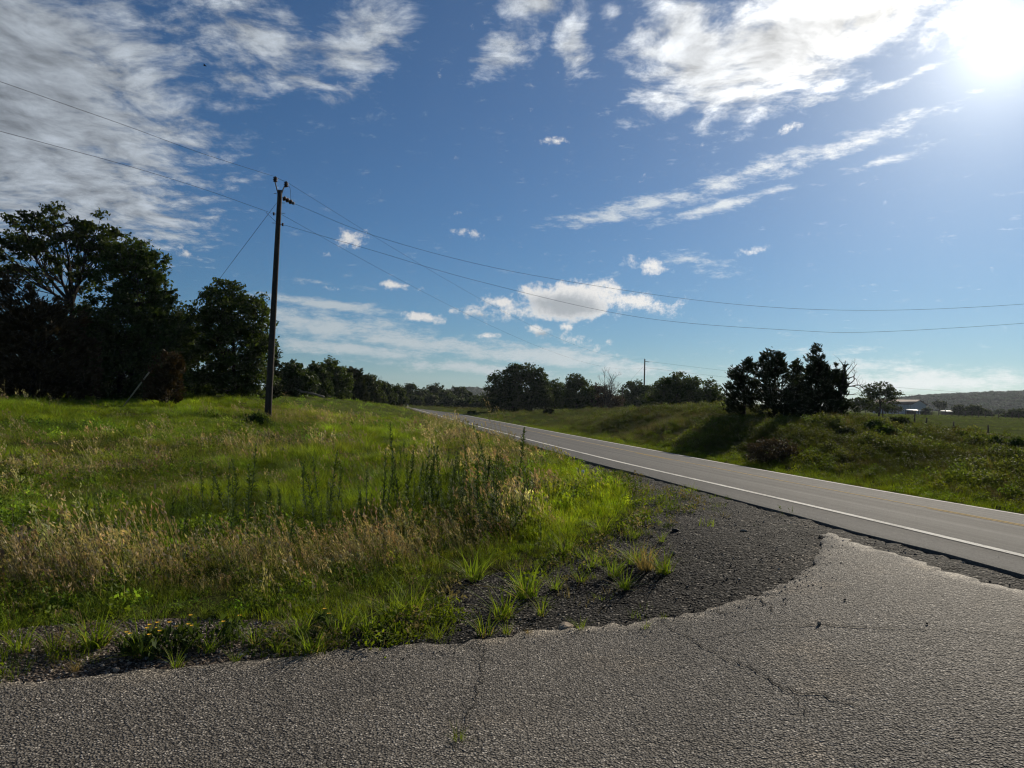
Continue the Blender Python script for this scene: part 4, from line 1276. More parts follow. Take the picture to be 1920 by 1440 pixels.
def scatter(name, label, P, rot, scale, idx, tint, sources):
    n = len(P)
    me = bpy.data.meshes.new(name)
    me.vertices.add(n); me.vertices.foreach_set('co', np.asarray(P, np.float32).ravel())
    a = me.attributes.new('rot', 'FLOAT_VECTOR', 'POINT'); a.data.foreach_set('vector', np.asarray(rot, np.float32).ravel())
    a = me.attributes.new('size', 'FLOAT_VECTOR', 'POINT'); a.data.foreach_set('vector', np.asarray(scale, np.float32).ravel())
    a = me.attributes.new('pick', 'INT', 'POINT'); a.data.foreach_set('value', np.asarray(idx, np.int32))
    a = me.attributes.new('tint', 'FLOAT_COLOR', 'POINT'); a.data.foreach_set('color', np.concatenate([tint, np.ones((n, 1))], 1).astype(np.float32).ravel())
    for s in sources:
        for m in s.data.materials:
            if m.name not in [q.name for q in me.materials if q]: me.materials.append(m)
    o = bpy.data.objects.new(name, me); C.objects.link(o)
    tag(o, label, kind='stuff')
    g = bpy.data.node_groups.new(name + '_spread', 'GeometryNodeTree')
    g.interface.new_socket('Geometry', in_out='INPUT', socket_type='NodeSocketGeometry')
    g.interface.new_socket('Geometry', in_out='OUTPUT', socket_type='NodeSocketGeometry')
    N = g.nodes; Lk = g.links
    gi = N.new('NodeGroupInput'); go = N.new('NodeGroupOutput')
    ip = N.new('GeometryNodeInstanceOnPoints')
    gti = N.new('GeometryNodeGeometryToInstance')
    for s in reversed(sources):
        oi = N.new('GeometryNodeObjectInfo'); oi.inputs['Object'].default_value = s; oi.inputs['As Instance'].default_value = False
        Lk.new(oi.outputs['Geometry'], gti.inputs[0])
    def attr(nm, dt):
        q = N.new('GeometryNodeInputNamedAttribute'); q.data_type = dt; q.inputs['Name'].default_value = nm
        return q.outputs[0]
    Lk.new(gi.outputs[0], ip.inputs['Points']); Lk.new(gti.outputs[0], ip.inputs['Instance'])
    ip.inputs['Pick Instance'].default_value = True
    Lk.new(attr('pick', 'INT'), ip.inputs['Instance Index'])
    Lk.new(attr('rot', 'FLOAT_VECTOR'), ip.inputs['Rotation'])
    Lk.new(attr('size', 'FLOAT_VECTOR'), ip.inputs['Scale'])
    Lk.new(ip.outputs[0], go.inputs[0])
    md = o.modifiers.new('spread', 'NODES'); md.node_group = g
    return o

def blades(mb, n, rng, h, w, spread, lean, curl, wind=(0, 0), seg=3):
    """n curved grass blades rooted within spread"""
    a = rng.uniform(0, 2 * math.pi, n); r = spread * np.sqrt(rng.uniform(0, 1, n))
    root = np.stack([np.cos(a) * r, np.sin(a) * r, np.full(n, -.02)], -1)
    H = h * rng.uniform(.55, 1.15, n); Wd = w * rng.uniform(.7, 1.3, n)
    da = a + rng.normal(0, .8, n)
    ld = np.stack([np.cos(da), np.sin(da), np.zeros(n)], -1) * (lean * rng.uniform(.2, 1.2, n))[:, None] + np.array([wind[0], wind[1], 0])
    side = np.stack([-np.sin(da + rng.normal(0, .6, n)), np.cos(da), np.zeros(n)], -1)
    side /= np.linalg.norm(side, axis=1)[:, None] + 1e-9
    rows = []
    for s in np.linspace(0, 1, seg + 1):
        k = s + curl * s * s
        c = root + ld * (H * k)[:, None] + np.array([0, 0, 1.0]) * (H * (s - .28 * curl * s * s))[:, None]
        ww = Wd * (1 - s) ** .75 * .5
        if s < 1:
            rows += [c - side * ww[:, None], c + side * ww[:, None]]
        else:
            rows += [c]
    V = np.stack(rows, 1); m = V.shape[1]
    base = np.arange(n)[:, None] * m
    q = np.concatenate([base + np.array([2 * s, 2 * s + 1, 2 * s + 3, 2 * s + 2]) for s in range(seg - 1)])
    t = base + np.array([2 * seg - 2, 2 * seg - 1, 2 * seg])
    mb.add(V.reshape(-1, 3), q)
    mb.f.append(t + mb.n - len(V.reshape(-1, 3)))
    return root, ld, H

def stalks(mb, n, rng, h, spread, wind, head=True, r=.0022, feather=10):
    """thin dry stalks with feathery seed heads, bent over by the wind"""
    for i in range(n):
        a = rng.uniform(0, 6.283); q = spread * math.sqrt(rng.uniform())
        H = h * rng.uniform(.6, 1.15)
        w = np.array([wind[0] + rng.normal(0, .16), wind[1] + rng.normal(0, .16), 0])
        s = np.linspace(0, 1, 4)[:, None]
        P = np.array([math.cos(a) * q, math.sin(a) * q, -.02]) + np.array([0, 0, H]) * s + w * H * (.45 * s + .55 * s * s)
        sd = np.cross(P[-1] - P[0], [0, 1, .2]); sd /= np.linalg.norm(sd)
        rr = np.linspace(r, r * .5, 4)[:, None]
        V = np.concatenate([P - sd * rr, P + sd * rr]); j = np.arange(3)
        mb.add(V, np.stack([j, j + 4, j + 5, j + 1], -1))
        if head:
            t = P[2] + (P[3] - P[2]) * rng.uniform(.2, 1.1, (feather, 1)) + rng.normal(0, .010, (feather, 3))
            ax = (P[3] - P[2]) / np.linalg.norm(P[3] - P[2])
            V, Fs = leaves(t, .013, rng, 0, 2.6, np.repeat(ax[None], feather, 0) + rng.normal(0, .25, (feather, 3)), False)
            mb.add(V, Fs)

def broad(mb, n, rng, h, spread, leaf):
    """leafy weeds: small leaves on short stems"""
    p = rng.normal(size=(n, 3)) * [spread * .5, spread * .5, 0]; p[:, 2] = h * rng.uniform(.1, 1, n) * np.exp(-(p[:, 0] ** 2 + p[:, 1] ** 2) / (spread ** 2))
    V, Fs = leaves(p, leaf, rng, 1.2, 1.7); mb.add(V, Fs)

WIND = (-.42, -.05)
rs = np.random.default_rng(77)
SRC = {}
def make(kind, k, fn, mat):
    L = []
    for i in range(k):
        b = MB(); fn(b, np.random.default_rng(hash(kind) % 1000 + i * 13 if False else len(kind) * 31 + i * 13)); L.append(source(f'{kind}_clump', b, mat))
    SRC[kind] = L
make('short', 5, lambda b, r: blades(b, 26, r, .12, .006, .11, .55, .6), M['grass'])
make('lush', 5, lambda b, r: blades(b, 34, r, .205, .007, .12, .5, .85), M['grass'])
make('fine', 5, lambda b, r: blades(b, 34, r, .17, .0036, .13, .5, .6, (-.14, 0)), M['grass'])
make('verge', 5, lambda b, r: blades(b, 20, r, .17, .0075, .10, .40, .5), M['grass'])
make('straw', 6, lambda b, r: (stalks(b, 6, r, .40, .18, WIND, True, .0015, 7), blades(b, 16, r, .20, .003, .16, .6, .6, (-.25, 0))), M['straw'])
make('straw_short', 5, lambda b, r: (stalks(b, 4, r, .20, .13, (-.3, 0), True, .0016, 6), blades(b, 20, r, .12, .003, .14, .7, .6, (-.15, 0))), M['straw'])
make('broad', 5, lambda b, r: broad(b, 80, r, .20, .17, .024), M['grass'])
make('tall_far', 5, lambda b, r: blades(b, 34, r, .30, .013, .28, .50, .6), M['grass'])
make('bank_weed', 5, lambda b, r: broad(b, 130, r, .34, .36, .042), M['grass'])
make('bank_straw', 4, lambda b, r: blades(b, 34, r, .32, .007, .28, .55, .5, (-.2, 0)), M['straw'])

# vegetation patches: (px, py, rx m, ry m) -> world ellipses
def patch(px, py, rx, ry, w=1.0):
    c = pix(px, py); return (c[0], c[1], rx, ry, w)
def pmask(x, y, L):
    o = np.zeros(len(x))
    for (cx, cy, rx, ry, w) in L:
        o = np.maximum(o, w * np.exp(-(((x - cx) / rx) ** 2 + ((y - cy) / ry) ** 2)))
    return o
def fbm(x, y, s, seed):
    r = np.random.default_rng(seed); o = 0
    for k in range(4):
        for q in range(3):
            a = r.uniform(0, 6.283); f = s * 2 ** k * r.uniform(.7, 1.4)
            o = o + np.sin((x * math.cos(a) + y * math.sin(a)) * f + r.uniform(0, 6.283)) * .5 ** k / 3
    return o * .8
TAN = [patch(120, 1085, 1.5, .55, 1.2), patch(300, 1075, 1.1, .5, 1.2), patch(470, 1050, .8, .5, 1), patch(640, 1040, 1.0, .6, 1), patch(800, 1010, .8, .6, .9), patch(960, 975, .7, .9, .75), patch(1010, 930, .9, 1.6, .8),
       patch(930, 860, 1.0, 4, 1.1), patch(880, 825, 1.3, 7, 1.1), patch(830, 795, 1.6, 10, 1.0), patch(570, 785, 3, 6, 1.3), patch(600, 830, 2.0, 3, .8), patch(330, 840, 4.5, 3.0, .8), patch(450, 850, 3, 1.6, .9),
       patch(60, 880, 2.5, 2, .9), patch(100, 930, 1.6, 1.0, .6), patch(200, 860, 2.5, 2, .7)]
LUSH = [patch(650, 880, 2.0, 2.8, 1.1), patch(620, 855, 2.2, 2.5, 1), patch(720, 850, 1.2, 3, .9), patch(560, 930, 2.0, 1.6, .9), patch(430, 925, 1.8, 1.2, .8), patch(700, 940, 1.2, 1.2, .8), patch(250, 985, 1.2, 1.2, .6),
        patch(15, 860, 1.2, 1.5, 1.2), patch(300, 760, 14, 6, 1.0), patch(420, 765, 6, 5, 1), patch(100, 775, 8, 5, 1), patch(720, 790, 2.0, 10, .9), patch(690, 815, 2, 4, .8), patch(100, 965, 1, .8, .6)]
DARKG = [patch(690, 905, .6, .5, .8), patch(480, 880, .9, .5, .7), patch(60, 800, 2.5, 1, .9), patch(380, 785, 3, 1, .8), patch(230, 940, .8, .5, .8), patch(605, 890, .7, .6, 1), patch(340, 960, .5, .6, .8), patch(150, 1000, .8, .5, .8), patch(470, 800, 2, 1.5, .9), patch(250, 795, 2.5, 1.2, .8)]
VERGE = [patch(1110, 960, .8, 1.2, 1.3), patch(1060, 1010, .7, .6, 1.2), patch(1150, 950, .4, 1.2, 1.3), patch(700, 1160, .5, .3, 1.1), patch(600, 1170, .5, .3, 1), patch(860, 1060, .6, .3, .9), patch(970, 1040, .6, .4, .9), patch(1070, 900, .6, 2.5, 1)]
BRIGHT = np.array([.195, .258, .016]); GREEN = np.array([.104, .148, .019]); DGREEN = np.array([.050, .088, .016]); TANC = np.array([.205, .170, .112]); OLIVE = np.array([.150, .150, .038]); PALE = np.array([.30, .262, .185])

def keep_off(x, y):
    t, _ = road_coords(x, y)
    bad = (t > PAVE_L - .1) & (t < PAVE_R + .12)
    near = np.hypot(x, y) < 45
    for poly in (APRON, GRAVEL, DIRT):
        s = np.zeros(len(x), bool); s[near] = inside(poly, x[near], y[near]); bad |= s
    return bad, t

def field_points(n, amin, amax, r0, r1, rng, power=1.0):
    """random points of a sector, thinner with distance"""
    u = rng.uniform(0, 1, n)
    r = (r0 ** power + u * (r1 ** power - r0 ** power)) ** (1 / power)
    a = rng.uniform(math.radians(amin), math.radians(amax), n)
    return r * np.sin(a), r * np.cos(a), r

def place(name, label, x, y, kindlist, kinds, tint, size, rng, tilt=.12):
    n = len(x)
    if n == 0: return
    z = ground_z(x, y)
    P = np.stack([x, y, z], -1)
    rot = np.stack([rng.normal(0, tilt, n), rng.normal(0, tilt, n), np.zeros(n)], -1)
    srcs = []; start = {}
    for k in kindlist:
        start[k] = len(srcs); srcs += SRC[k]
    st = np.array([start[k] for k in kindlist]); ln = np.array([len(SRC[k]) for k in kindlist])
    idx = st[kinds] + rng.integers(0, 1000, n) % ln[kinds]
    windy = np.array([('straw' in k) or k == 'fine' for k in kindlist])[kinds]
    rot[:, 2] = np.where(windy, rng.normal(0, .45, n), rng.uniform(0, 6.283, n))
    sc = size[:, None] * np.stack([np.ones(n), np.ones(n), rng.uniform(.8, 1.2, n)], -1)
    scatter(name, label, P, rot, sc, idx, tint, srcs)

def edge_dist(x, y):
    d = np.full(len(x), 99.0); m = np.hypot(x, y) < 40
    d[m] = np.sqrt(((x[m][:, None] - _ge[None, :, 0]) ** 2 + (y[m][:, None] - _ge[None, :, 1]) ** 2).min(1))
    return d

def meadow(name, label, n, amin, amax, r0, r1, seed, grow, power=1.0):
    rng = np.random.default_rng(seed)
    x, y, r = field_points(n, amin, amax, r0, r1, rng, power)
    bad, t = keep_off(x, y)
    ok = ~bad & (t < PAVE_L)
    dg = edge_dist(x, y)
    ok &= ~((rng.uniform(0, 1, len(x)) < np.exp(-dg / .22)) & (fbm(x, y, 5.0, 8) < .15))
    x, y, r, t = x[ok], y[ok], r[ok], t[ok]; n = len(x)
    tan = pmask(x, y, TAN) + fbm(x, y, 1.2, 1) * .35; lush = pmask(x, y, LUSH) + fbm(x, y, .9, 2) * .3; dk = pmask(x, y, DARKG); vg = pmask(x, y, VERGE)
    edge = np.exp(-np.clip(PAVE_L - t, 0, None) / 1.6)
    tan = tan + .55 * edge * (r > 16)
    u = rng.uniform(0, 1, n)
    kl = ['short', 'lush', 'fine', 'verge', 'straw', 'straw_short', 'broad']
    kinds = np.full(n, 2)
    kinds[u < .40] = 0
    kinds[(u > .40) & (u < .52)] = 6
    kinds[(lush > .35) & (u < .75)] = 1
    kinds[(vg > .4) & (u < .5)] = 3
    kinds[(vg > .4) & (u > .9)] = 5
    s = rng.uniform(0, 1, n)
    isT = (np.clip(tan, 0, 1) * np.where(r < 7.4, .26, .17) > s) & (vg < .7)
    front = (r < 7.4) & (x < .3)
    kinds[isT] = np.where(rng.uniform(0, 1, isT.sum()) < np.where(front[isT], .42, .05), 4, 5)
    w = np.clip(lush, 0, 1)[:, None]
    tint = GREEN * (1 - w) + (.55 * BRIGHT + .45 * GREEN) * w
    v = np.clip(vg, 0, 1)[:, None]; tint = tint * (1 - v) + BRIGHT * v
    o = np.clip(tan * .5, 0, .6)[:, None]; tint = tint * (1 - o) + OLIVE * o
    tint = np.where(isT[:, None], TANC * (1 - .5 * s[:, None]) + PALE * .5 * s[:, None], tint)
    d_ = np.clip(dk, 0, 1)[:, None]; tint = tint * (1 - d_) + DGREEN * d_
    tint = np.where((kinds == 6)[:, None], tint * .6 + DGREEN * .4, tint)
    tint = tint * 1.35 * np.exp(rng.normal(0, .30, (n, 1)) + .32 * fbm(x, y, 3.0, 6)[:, None] + .42 * fbm(x, y, .8, 16)[:, None]) * (1 + rng.normal(0, .08, (n, 3)))
    hum = fbm(x, y, 2.3, 17) + .5 * fbm(x, y, .7, 18)
    size = rng.uniform(.6, 1.3, n) * grow(r) * np.clip(.82 + .75 * hum, .38, 1.5) * np.where(isT, 1.15, .88)
    tint = tint * np.clip(.95 + .35 * hum, .6, 1.3)[:, None]
    gap = (r < 6.1) & (x < -.2) & (rng.uniform(0, 1, n) < .55)
    size = np.where(gap, size * .3, size)
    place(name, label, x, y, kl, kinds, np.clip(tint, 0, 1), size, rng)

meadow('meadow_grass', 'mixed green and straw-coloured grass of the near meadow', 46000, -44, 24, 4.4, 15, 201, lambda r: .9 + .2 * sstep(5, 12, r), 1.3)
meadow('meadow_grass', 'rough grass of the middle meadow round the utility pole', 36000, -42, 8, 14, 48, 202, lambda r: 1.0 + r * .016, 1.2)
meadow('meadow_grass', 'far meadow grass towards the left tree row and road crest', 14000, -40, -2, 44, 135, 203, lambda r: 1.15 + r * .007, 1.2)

def sparse(name, label, poly, n, seed, fade=None):
    rng = np.random.default_rng(seed)
    lo, hi = poly.min(0), poly.max(0); lo = np.maximum(lo, (-5, 3))
    m = n * (30 if fade else 4)
    x = rng.uniform(lo[0], hi[0], m); y = rng.uniform(lo[1], hi[1], m)
    ok = inside(poly, x, y) & ~inside(APRON, x, y) & (fbm(x, y, 3.5, 31) > -.05)
    if fade: ok &= rng.uniform(0, 1, len(x)) < np.exp(-edge_dist(x, y) / fade)
    x, y = x[ok][:n], y[ok][:n]; n = len(x)
    kinds = rng.choice([0, 1, 2, 3], n, p=[.4, .2, .15, .25])
    tint = np.array([GREEN, BRIGHT, TANC, DGREEN])[rng.choice(4, n, p=[.35, .35, .2, .1])] * rng.uniform(.7, 1.2, (n, 1))
    place(name, label, x, y, ['short', 'verge', 'straw_short', 'broad'], kinds, tint, rng.uniform(.35, .95, n), rng)
sparse('verge_growth', 'sparse low grass and weeds on the stony dirt strip', DIRT, 380, 221)
sparse('verge_growth', 'yellow-green grass thinning out onto the dark shoulder', GRAVEL, 1100, 222, .40)

def bank(name, label, n, amin, amax, r0, r1, seed, grow, power=1.2):
    rng = np.random.default_rng(seed)
    x, y, r = field_points(n, amin, amax, r0, r1, rng, power)
    bad, t = keep_off(x, y)
    ok = ~bad & (t > PAVE_R)
    x, y, r, t = x[ok], y[ok], r[ok], t[ok]; n = len(x)
    e = np.exp(-np.clip(t - PAVE_R, 0, None) / 1.7)
    f1 = fbm(x, y, .55, 11); f2 = fbm(x, y, .35, 12)
    past = sstep(24, 34, t)
    kl = ['tall_far', 'bank_weed', 'bank_straw', 'short']
    u = rng.uniform(0, 1, n)
    kinds = np.where(u < .20 + .30 * f1, 1, 0)
    isT = (u > .76 - .22 * np.clip(f2, 0, 1) - .25 * np.clip(e, 0, .4) * (r > 32)) & (e < .5)
    kinds[isT] = 2
    kinds[(past > .5) & (kinds == 1)] = 0
    tint = np.array([.055, .074, .022]) + (np.array([.088, .106, .026]) - np.array([.055, .074, .022])) * np.clip(.5 + f1, 0, 1)[:, None]
    tint = np.where((kinds == 1)[:, None], tint * .75 + np.array([.075, .09, .035]) * .35, tint)
    ee = np.clip(e * 1.3, 0, 1)[:, None]
    tint = tint * (1 - ee) + (BRIGHT * .75 + GREEN * .25) * ee
    tint = np.where(isT[:, None], TANC * .62, tint)
    p_ = past[:, None]; tint = tint * (1 - p_) + (np.array([.10, .135, .030]) * (1 + .25 * f2[:, None])) * p_
    tint = tint * rng.uniform(.75, 1.25, (n, 1)) * (1 + rng.normal(0, .07, (n, 3)))
    f3 = fbm(x, y, 1.1, 13)
    tint = tint * (1 - .22 * (1 - e))[:, None] * np.exp(np.clip(.75 * f3 + .45 * f2, -.9, .5) * (1 - e))[:, None]
    size = rng.uniform(.6, 1.3, n) * grow(r) * (1 - .45 * past) * (1 - .45 * np.clip(e * 1.4, 0, 1)) * np.clip(.85 + .5 * f3 * (1 - e), .35, 1.3)
    place(name, label, x, y, kl, kinds, np.clip(tint, 0, 1), size, rng)
bank('bank_growth', 'weeds and grass covering the highway bank on the right', 34000, -6, 44, 13, 62, 211, lambda r: .85 + r * .006)
bank('pasture_grass', 'short grass of the pasture and the far verge', 15000, -8, 42, 58, 190, 212, lambda r: .75 + r * .004, 1.0)

# stones
def pebbles():
    b = []
    for i in range(5):
        r = np.random.default_rng(300 + i)
        bm = bmesh.new(); bmesh.ops.create_icosphere(bm, subdivisions=1, radius=.5)
        for v in bm.verts: v.co = Vector((v.co.x * r.uniform(.7, 1.2), v.co.y * r.uniform(.6, 1.1), v.co.z * r.uniform(.4, .8)))
        me = bpy.data.meshes.new('pebble'); bm.to_mesh(me); bm.free(); me.materials.append(M['pebble']); b.append(bpy.data.objects.new('pebble', me))
    return b
def pebble_mat():
    m, k = material('loose_stone')
    a = k.new('ShaderNodeAttribute', attribute_type='INSTANCER', attribute_name='tint')
    principled(k, a.outputs['Color'], .75, .35)
    return m
M['pebble'] = pebble_mat()
PEB = pebbles()
def strew(name, label, poly, n, smin, smax, cols, off, seed, extra=None, clip=None):
    rng = np.random.default_rng(seed)
    lo, hi = poly.min(0), poly.max(0)
    if clip: lo = np.maximum(lo, clip[0]); hi = np.minimum(hi, clip[1])
    x = rng.uniform(lo[0], hi[0], n * 4); y = rng.uniform(lo[1], hi[1], n * 4)
    ok = inside(poly, x, y)
    if extra is not None: ok &= ~inside(extra, x, y)
    x, y = x[ok][:n], y[ok][:n]; n = len(x)
    s = smin + (smax - smin) * rng.uniform(0, 1, n) ** 3
    z = ground_z(x, y, False) + off + s * .12
    c = np.array(cols)[rng.integers(0, len(cols), n)] * rng.uniform(.6, 1.3, (n, 1))
    scatter(name, label, np.stack([x, y, z], -1), rng.uniform(0, 6.28, (n, 3)) * [.15, .15, 1], np.repeat(s[:, None], 3, 1), rng.integers(0, 5, n), c, PEB)
strew('loose_gravel', 'loose dark asphalt crumbs on the shoulder', GRAVEL, 9000, .006, .022, [(.02, .019, .018), (.04, .037, .034), (.03, .028, .026), (.10, .092, .082), (.22, .20, .17)], .010, 401, APRON, ((-3, 4), (6, 24)))
strew('loose_gravel', 'loose pale pebbles in the dirt strip by the side road', DIRT, 6000, .006, .030, [(.12, .09, .065), (.22, .18, .14), (.09, .065, .045), (.32, .28, .23), (.16, .12, .09)], .004, 402, APRON, ((-4, 3), (2, 8)))

# crumbs spilled from the shoulder onto the side road
def spill(n, seed):
    rng = np.random.default_rng(seed)
    q = _ae[24:][rng.integers(0, len(_ae) - 24, n)] + rng.normal(0, .16, (n, 2))
    ok = inside(APRON, q[:, 0], q[:, 1]); q = q[ok]; n = len(q)
    s = .004 + .012 * rng.uniform(0, 1, n) ** 3
    c = np.array([(.03, .028, .026), (.06, .055, .05), (.16, .14, .12), (.30, .27, .23)])[rng.integers(0, 4, n)]
    scatter('loose_gravel', 'loose crumbs spilled along the edge of the side road', np.stack([q[:, 0], q[:, 1], ground_z(q[:, 0], q[:, 1], False) + .031 + s * .12], -1), rng.uniform(0, 6.28, (n, 3)) * [.15, .15, 1], np.repeat(s[:, None], 3, 1), rng.integers(0, 5, n), c, PEB)
spill(1500, 403)

# far wood on the hills
def canopy_sources():
    L = []
    for i in range(4):
        r = np.random.default_rng(500 + i)
        n = 110
        d = r.normal(size=(n, 3)); d /= np.linalg.norm(d, axis=1)[:, None]; d[:, 2] = np.abs(d[:, 2]) * .9 + .1
        p = d * r.uniform(.75, 1.05, (n, 1)) * [1, 1, 1.0]
        b = MB(); V, Fs = leaves(p, .55, r, .6, 1.3); b.add(V, Fs); L.append(source('canopy', b, M['canopy']))
    return L
M['canopy'] = leafy('far_canopy', (.6, .6, .6), (1, 1, 1), .2, tint='tint')
CAN = canopy_sources()
def wood(name, label, rows, n, s0, s1, seed):
    rng = np.random.default_rng(seed)
    m, k, _ = rows.shape
    u = rng.uniform(0, m - 1.001, n) ; v = rng.uniform(0, k - 1.001, n)
    u[: n // 4] = m - 1.002
    iu, iv = u.astype(int), v.astype(int); fu, fv = (u - iu)[:, None], (v - iv)[:, None]
    P = (rows[iu, iv] * (1 - fu) + rows[iu + 1, iv] * fu) * (1 - fv) + (rows[iu, iv + 1] * (1 - fu) + rows[iu + 1, iv + 1] * fu) * fv
    s = rng.uniform(s0, s1, n)
    P[:, 2] -= s * .15
    tint = np.array([.030, .048, .024]) * rng.uniform(.6, 1.35, (n, 1)) * (1 + rng.normal(0, .08, (n, 3)))
    scatter(name, label, P, rng.uniform(0, 6.28, (n, 3)) * [.05, .05, 1], np.stack([s, s, s * rng.uniform(.8, 1.3, n)], -1), rng.integers(0, 4, n), np.clip(tint, 0, 1), CAN)
wood('far_wood', 'woodland covering the long ridge behind the barn', HILL_R, 6000, 3.0, 5.5, 601)
wood('far_wood', 'woodland covering the small blue far hill', HILL_C, 2500, 4, 7, 602)

# ================================================================ single plants and small things
def weed_mesh(seed, H=1.0):
    rng = np.random.default_rng(seed)
    st = MB(); P = curve((0, 0, -.03), (rng.normal(0, .07), rng.normal(0, .07), H), rng, .035, 6); st.tube(P, np.linspace(.012, .004, 6), 4)
    n = 120
    s = rng.uniform(.12, 1.0, n)
    base = np.stack([np.interp(s, np.linspace(0, 1, 6), P[:, i]) for i in range(3)], -1)
    a = np.arange(n) * 2.4 + rng.normal(0, .3, n)
    L = .19 * (1.15 - .85 * s) * rng.uniform(.7, 1.2, n)
    d = np.stack([np.cos(a), np.sin(a), .55 + .9 * s + rng.normal(0, .2, n)], -1); d /= np.linalg.norm(d, axis=1)[:, None]
    lf = MB()
    sd = np.cross(d, [0, 0, 1]); sd /= np.linalg.norm(sd, axis=1)[:, None]
    w = .011
    mid = base + d * (L * .5)[:, None]; tip = base + d * L[:, None] - np.array([0, 0, 1]) * (L * .25)[:, None]
    V = np.stack([base, mid + sd * w, tip, mid - sd * w], 1).reshape(-1, 3)
    lf.add(V, np.arange(n)[:, None] * 4 + np.arange(4)[None])
    return st.mesh('stem', M['weed_stem']), lf.mesh('leaves', M['weed'])
WEEDS = [weed_mesh(700 + i) for i in range(5)]
rng = np.random.default_rng(9)
groups = [('tall dark weed stalk in the dense stand left of the shoulder', 'weed stalks in the dense stand', [(x, y, h) for x, y, h in zip(
              [752, 757, 770, 783, 795, 800, 808, 815, 822, 828, 836, 842, 848, 855, 862, 870, 878, 885, 893, 900, 905, 912, 918, 925, 932, 940, 765, 790, 830, 868, 890, 910, 845, 875],
              [960, 935, 940, 925, 945, 930, 920, 955, 935, 915, 945, 925, 965, 935, 920, 950, 930, 960, 940, 975, 930, 950, 985, 940, 965, 930, 915, 905, 900, 905, 915, 905, 890, 888],
              [100, 95, 80, 85, 95, 100, 85, 100, 90, 80, 105, 90, 85, 95, 75, 90, 85, 90, 85, 110, 80, 90, 95, 80, 85, 70, 70, 65, 60, 60, 65, 60, 55, 55])] + [(rng.uniform(735, 1000), rng.uniform(880, 985), rng.uniform(55, 100)) for _ in range(30)]),
          ('tall feathery weed stalk in the left middle of the meadow', 'weed stalks in the left meadow', [(340, 990, 115), (348, 1000, 100), (330, 985, 80), (355, 985, 75), (300, 1000, 70), (380, 1005, 70)]),
          ('leafy weed stalk in the clump at the left picture side', 'weed stalks at the left side', [(160, 1030, 110), (172, 1035, 95), (150, 1035, 80), (185, 1030, 75), (130, 1040, 70), (215, 1020, 70)]),
          ('slender weed stalk standing alone between meadow and stand', 'scattered slender weed stalks', [(435, 990, 80), (447, 985, 90), (470, 985, 75), (500, 980, 80), (612, 985, 90), (625, 990, 80), (655, 985, 85), (675, 975, 80), (700, 960, 70), (560, 975, 60)] + [(rng.uniform(380, 760), rng.uniform(920, 1010), rng.uniform(65, 105)) for _ in range(30)]),
          ('weed stalk near the yellow-green grass at the shoulder', 'weed stalks by the shoulder grass', [(980, 960, 75), (1000, 955, 70), (1015, 965, 75), (1065, 945, 45), (1025, 945, 60), (985, 1035, 70), (955, 990, 80)]),
          ('small far weed stalk along the road verge', 'far weed stalks along the verge', [(700, 840, 28), (775, 850, 45), (783, 860, 40), (800, 865, 45), (812, 858, 40), (825, 870, 40), (840, 865, 40), (614, 830, 25), (880, 875, 40), (865, 870, 38)])]
for lb, gr, L in groups:
    for (x, y, hp) in L:
        p = pix(x + rng.normal(0, 14), y + 16 + rng.normal(0, 12)); sc = 1.15 * hp * p[1] / F * rng.uniform(.6, 1.15)
        e = empty('weed_stalk', (p[0], p[1], gz(p[0], p[1])), lb, 'weed', gr)
        e.rotation_euler = (rng.normal(0, .09), rng.normal(0, .09), rng.uniform(0, 6.28)); e.scale = (sc * rng.uniform(.8, 1.1),) * 2 + (sc,)
        sm, lm = WEEDS[rng.integers(0, 5)]
        for nm, me in (('stem', sm), ('foliage', lm)):
            o = bpy.data.objects.new(nm, me); C.objects.link(o); o.parent = e

